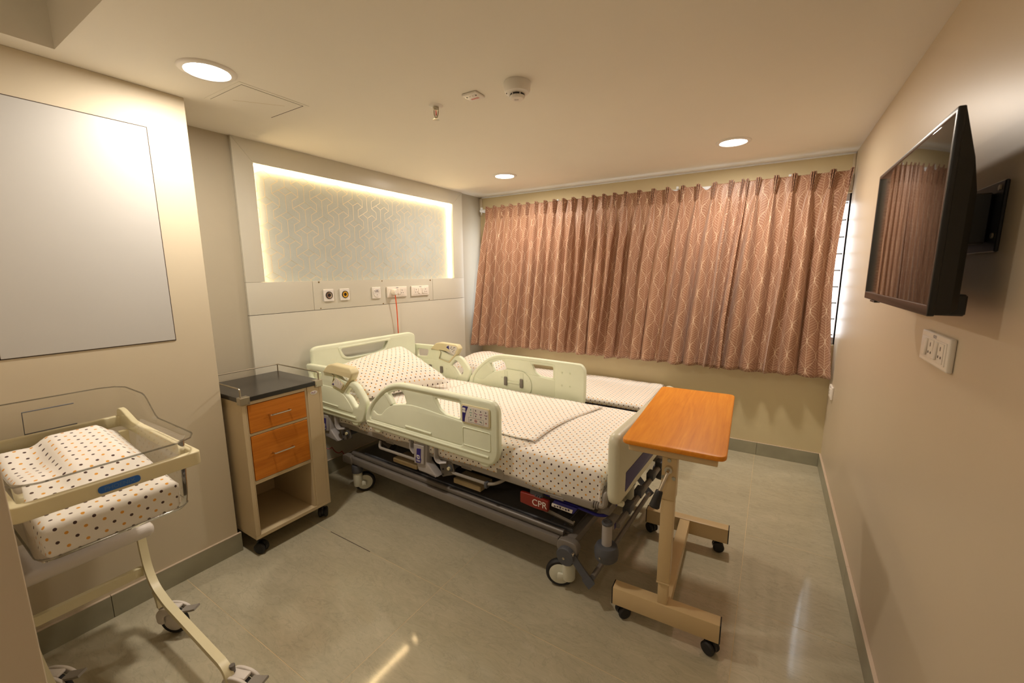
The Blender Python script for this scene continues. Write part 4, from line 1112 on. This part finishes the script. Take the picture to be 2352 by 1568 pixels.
mt = Matrix.Translation(g0) @ (g1-g0).to_track_quat('Z', 'Y').to_matrix().to_4x4(); L_ = (g1-g0).length
bm = bmesh.new(); lathe_bm(bm, [(0, 0), (.012, 0), (.0135, .004), (.0145, .018), (.0185, L_*.8), (.0195, L_*.92), (.016, L_), (0, L_)], 22, mt); obj('grip', bm, 'black_plastic', cr)
cyl('grip_screw', cr, 'steel', g1, g1+(g1-g0).normalized()*.0015, .0045, n=12)

# ------------------------------------------------------------------ bedside cabinet
cx0, cx1, cy0, cy1 = .10, .54, -2.768, -2.336
cb = tag(empty('bedside_cabinet', ((cx0+cx1)/2, (cy0+cy1)/2, 0)), 'beige bedside cabinet with two orange wood drawers', 'cabinet')
ox, oy = (cx0+cx1)/2, (cy0+cy1)/2
def cbox(name, mat, x0, x1, y0, y1, z0, z1, bev=.001, parent=cb): return box(name, parent, mat, x0-ox, x1-ox, y0-oy, y1-oy, z0, z1, bev, 1)
yd0, yd1 = -2.742, -2.438                      # drawer bay
cbox('side_panel', 'cabinet_beige', cx0, cx1, cy0, cy0+.020, .118, .836)
cbox('side_panel', 'cabinet_beige', cx0, cx1, cy1-.016, cy1, .118, .836)
cbox('divider', 'cabinet_beige', cx0, cx1-.004, yd1+.001, yd1+.014, .118, .836)
cbox('front_strip', 'cabinet_beige', cx1-.012, cx1, yd1+.0145, cy1-.0165, .118, .836)
cbox('front_stile', 'cabinet_beige', cx1-.012, cx1, cy0+.0205, yd0-.001, .118, .836)
cbox('back_panel', 'cabinet_beige', cx0, cx0+.012, cy0+.0205, cy1-.0165, .118, .836)
cbox('bottom_panel', 'cabinet_beige', cx0, cx1, cy0, cy1, .098, .1175)
for z0, z1 in ((.818, .836), (.655, .668), (.395, .414)):
    cbox('cross_rail', 'cabinet_beige', cx0+.013, cx1-.001, yd0, yd1, z0, z1)
for z0, z1 in ((.669, .817), (.415, .654)):
    d = cbox('drawer', 'drawer_wood', cx1-.018, cx1+.0015, yd0+.002, yd1-.002, z0+.0015, z1-.0015)
    zc = (z0+z1)/2; yc = (yd0+yd1)/2 - oy; xx = cx1+.0015-ox
    tube('handle', d, 'chrome', smooth_path([(xx, yc-.053, zc), (xx+.024, yc-.053, zc), (xx+.024, yc+.053, zc), (xx, yc+.053, zc)], .008), .0042, 8)
    cbox('drawer_gap', 'gap_dark', cx1-.019, cx1-.0185, yd0, yd1, z0, z1, 0)
cbox('worktop', 'top_black', cx0-.008, cx1+.006, cy0-.004, cy1+.004, .8362, .860, .002)
for y in (cy0-.004, cy1+.004):
    s_ = -1 if y < oy else 1
    cbox('corner_bracket', 'steel', cx1-.030, cx1+.0075, min(y+s_*.0015, y-s_*.045), max(y+s_*.0015, y-s_*.045), .824, .8625, .002)
    for yy in (y-s_*.036,): 
        p_ = (cx1+.0076-ox, yy-oy, .833); cyl('rivet', cb, 'chrome', p_, (p_[0]+.002, p_[1], p_[2]), .004, n=10)
zr = .905
rp = [(cx1-.012-ox, cy0+.006-oy, .860), (cx1-.012-ox, cy0+.006-oy, zr), (cx0+.008-ox, cy0+.006-oy, zr), (cx0+.008-ox, cy1-.006-oy, zr), (cx1-.012-ox, cy1-.006-oy, zr), (cx1-.012-ox, cy1-.006-oy, .860)]
gr = tube('guard_rail', cb, 'steel', smooth_path(rp, .012), .0038, 8)
for y in (cy0+.006, cy1-.006): cyl('rail_post', gr, 'steel', (cx0+.008-ox, y-oy, .860), (cx0+.008-ox, y-oy, zr), .0036, n=8)
st = plate('maker_sticker', cb, 'print_white', [(.0215*math.cos(a*PI/16), .0115*math.sin(a*PI/16)) for a in range(32)], [], .0008, .0002, fr((cx1-ox+.0004, -2.385-oy, .796), (0, 1, 0), (0, 0, 1), (1, 0, 0)))
bm = bmesh.new(); q = cx1-ox+.0010; yy = -2.385-oy
for a, b, w_, h_ in ((-.004, .001, .026, .0022), (.0, -.0045, .018, .0014), (-.011, .004, .004, .0045), (.006, .0045, .008, .0016)):
    bm.faces.new([bm.verts.new((q, yy+a+i*w_/2, .796+b+j*h_/2+i*.0006)) for i, j in ((-1, -1), (1, -1), (1, 1), (-1, 1))])
obj('sticker_print', bm, 'print_purple', st)
for x, y, s_ in ((cx1-.045, cy0+.03, .5), (cx1-.045, cy1-.03, 2.4), (cx0+.05, cy0+.03, 1), (cx0+.05, cy1-.03, 0)): twin_caster(cb, x-ox, y-oy, s_, .098, .030)
box('caster_plate', cb, 'black_plastic', -.20, .20, -.205, -.15, .088, .0978, .001, 1); box('caster_plate', cb, 'black_plastic', -.20, .20, .15, .205, .088, .0978, .001, 1)

# ------------------------------------------------------------------ newborn cradle (local x: 0 head end .. 0.70 foot end)
CX, CY = .475, -3.388
cr = tag(empty('baby_cradle', (CX, CY, 0)), 'cream hospital baby cradle with clear plastic tub', 'cradle')
HL, HWd = .70, .205
ring_o = rrect(0, HL, -HWd, HWd, .022, 5); ring_i = rrect(.022, HL-.022, -HWd+.020, HWd-.020, .016, 5)
hz = lambda z: fr((0, 0, z), (1, 0, 0), (0, 1, 0), (0, 0, 1))
rim = plate('rim_frame', cr, 'cradle_yellow', ring_o, [ring_i], .044, .005, hz(.876))
for s_ in (-1, 1):
    plate('rim_shoulder', rim, 'cradle_yellow', fillet([(.0, .875), (.0, .915), (.02, .932), (.055, .930), (.16, .900), (.30, .895), (.30, .875)], .014, 3), [], .020, .004, fr((0, s_*(HWd-.0105), 0), (1, 0, 0), (0, 0, 1), (0, -1, 0)))
cyl('rim_bolt', rim, 'white_plastic', (.0215, .02, .876), (.026, .02, .876), .009, n=14)
bd = plate('maker_badge', cr, 'badge_blue', rrect(-.046, .046, -.0105, .0105, .0104, 6), [], .003, .001, fr((HL+.0012, .0, .874), (0, 1, 0), (0, 0, 1), (1, 0, 0)))
obj('lettering', text_mesh('PHOENIX', .0155, fr((HL+.0029, 0, .874), (0, 1, 0), (0, 0, 1), (1, 0, 0))), 'badge_print', bd)
# clear tub: side walls, taller round the head, with an outward lip
def tub():
    N = 15
    path = []
    a0, a1, b = .034, HL-.030, HWd-.030
    def corner(cx_, cy_, s0): return [(cx_+.04*math.cos(s0+k*PI/12), cy_+.04*math.sin(s0+k*PI/12)) for k in range(7)]
    path = corner(a1-.04, b-.04, 0) + corner(a0+.04, b-.04, PI/2) + corner(a0+.04, -b+.04, PI) + corner(a1-.04, -b+.04, 1.5*PI)
    # subdivide long sides
    out = []
    for i, p_ in enumerate(path):
        q = path[(i+1) % len(path)]; out.append(p_)
        L = math.hypot(q[0]-p_[0], q[1]-p_[1]); n = int(L/.02)
        for k in range(1, n): out.append((p_[0]+(q[0]-p_[0])*k/n, p_[1]+(q[1]-p_[1])*k/n))
    def topz(x):
        t = min(1, max(0, (x-.24)/.13)); t = t*t*(3-2*t); return 1.020 - .076*t
    cen = (HL/2, 0)
    rings = []
    for lev in range(8):
        rg = []
        for x, y in out:
            z0, zt = .705, topz(x)
            if lev == 0: f, z, ex = .86, z0, 0
            elif lev == 1: f, z, ex = .955, z0+.002, 0
            elif lev == 2: f, z, ex = .985, z0+.014, 0
            elif lev == 3: f, z, ex = 1.0, z0+.05, .0
            elif lev == 4: f, z, ex = 1.0, .87, .006
            elif lev == 5: f, z, ex = 1.0, zt-.012, .010
            elif lev == 6: f, z, ex = 1.0, zt-.002, .014
            else: f, z, ex = 1.0, zt, .032
            px, py = cen[0]+(x-cen[0])*f, y*f
            d = Vector((x-cen[0], y)); 
            nx = 1 if x > a1-.02 else (-1 if x < a0+.02 else 0); ny = 1 if y > b-.02 else (-1 if y < -b+.02 else 0)
            n_ = Vector((nx, ny)); n_ = n_.normalized() if n_.length else n_
            rg.append((px+n_.x*ex, py+n_.y*ex, z))
        rings.append(rg)
    bm = bmesh.new(); R_ = [[bm.verts.new(p_) for p_ in r] for r in rings]; k = len(out)
    for a, b_ in zip(R_, R_[1:]):
        for i in range(k): bm.faces.new((a[i], a[(i+1) % k], b_[(i+1) % k], b_[i]))
    bm.faces.new(R_[0][::-1])
    t = obj('clear_tub', bm, 'acrylic', cr, 60)
    bm = bmesh.new(); pts = [V(*p_) for p_ in rings[-1]]; tube_bm(bm, pts + [pts[0]], .0024, 6); obj('tub_lip', bm, 'acrylic_edge', t)
    bm = bmesh.new(); pts = [V(p_[0], p_[1], p_[2]) for p_ in rings[2]]; tube_bm(bm, pts + [pts[0]], .0016, 5); obj('tub_base_edge', bm, 'acrylic_edge', t)
    # name-card slot outline on the head end
    bm = bmesh.new(); x_ = a0-.010
    tube_bm(bm, [(x_, .065, .985), (x_, -.065, .985), (x_, -.068, .905), (x_, .065, .905)], .0022, 5); obj('card_slot_outline', bm, 'slate', t)
tub()
box('support_tray', cr, 'cradle_white', .03, .285, -.180, .174, .468, .520, .022, 4)
for s_ in (-1, 1):
    y = s_*.168
    fr_ = tube('side_frame', cr, 'cradle_yellow', smooth_path([(.115, y, .86), (.115, y, .38), (.135, y, .27), (.19, y, .205), (.30, y, .175), (.745, y, .150), (.775, y, .135), (.782, y, .10)], .045, 6), .010, 8, square=True, ry=.013, up=(0, 1, 0))
    tube('rear_foot', cr, 'cradle_yellow', smooth_path([(.19, y, .19), (.215, y+.0, .165), (.225, y, .13)], .03), .010, 8, square=True, ry=.012, up=(0, 1, 0))
tube('cross_bar', cr, 'cradle_yellow', [(.125, -.154, .262), (.125, .154, .262)], .010, 8, square=True, ry=.018, up=(0, 0, 1))
def cradle_caster(x, y, steer):
    c = empty('caster', (x, y, 0), steer); c.parent = cr
    cyl('stem', c, 'grey_metal', (0, 0, .10), (0, 0, .15), .009, n=12)
    bm = bmesh.new(); mt = Matrix.Translation((.03, 0, .058)) @ Matrix.Rotation(PI/2, 4, 'X')
    lathe_bm(bm, [(.040, -.012), (.050, -.012), (.056, -.006), (.056, .006), (.050, .012), (.040, .012), (.040, -.012)], 32, mt); obj('tyre', bm, 'rubber', c)
    bm = bmesh.new(); lathe_bm(bm, [(0, -.0135), (.030, -.013), (.043, -.010), (.043, .010), (.030, .013), (0, .0135)], 30, mt); obj('wheel_disc', bm, 'cradle_white', c)
    for s_ in (-1, 1):
        ol = [(-.022, .06), (-.026, .10), (-.012, .122), (.02, .128), (.055, .124), (.082, .108), (.088, .088), (.075, .082), (.055, .098), (.03, .103), (.008, .094), (.0, .075), (.004, .055)]
        plate('fork_cover', c, 'cradle_white', fillet(ol, .012, 3), [], .012, .004, fr((0, s_*.021, 0), (1, 0, 0), (0, 0, 1), (0, -1, 0)))
    box('fork_bridge', c, 'cradle_white', -.020, .06, -.016, .016, .112, .124, .005, 2)
    tube('brake_tab', c, 'light_grey', [(.07, 0, .106), (.11, 0, .112), (.128, 0, .118)], .004, 8, square=True, ry=.016, up=(0, 1, 0))
for x, y, s_ in ((.225, .182, .55), (.775, .182, .35), (.225, -.16, .6), (.775, -.16, 1.0)): cradle_caster(x, y, s_)
# mattress in the tub, wrapped in the same dotted cloth
def _ss(t): t = min(1, max(0, t)); return t*t*(3-2*t)
me_ = drape('cradle_sheet', None, '', CX+.075, CX+HL-.062, CY-HWd+.052, CY+HWd-.052, .800, (.09, .088, .088, .088), wr=.005, seed=14, rad=.02, step=.014, hem=.004, uvo=(.004, .006),
            ztilt=lambda a, b: .066*(1-min(1, max(0, (a-CX-.10)/.50))) + .034*_ss((b-CY+.075)/.055)*(1-_ss((b-CY-.095)/.045))*(1-_ss((a-CX-.34)/.16)) + .010*math.sin((a-CX)*22)*_ss((CY-.02-b)/.08)*(1-_ss((a-CX-.4)/.1)))
tag(me_, 'polka-dot cloth wrapped round the cradle mattress in the clear tub', 'crib sheet')
mb = box('cradle_mattress', None, 'mattress_blue', CX+.085, CX+HL-.072, CY-HWd+.062, CY+HWd-.062, .712, .790, .012, 2)
tag(mb, 'thin mattress under the dotted cloth inside the cradle', 'mattress')
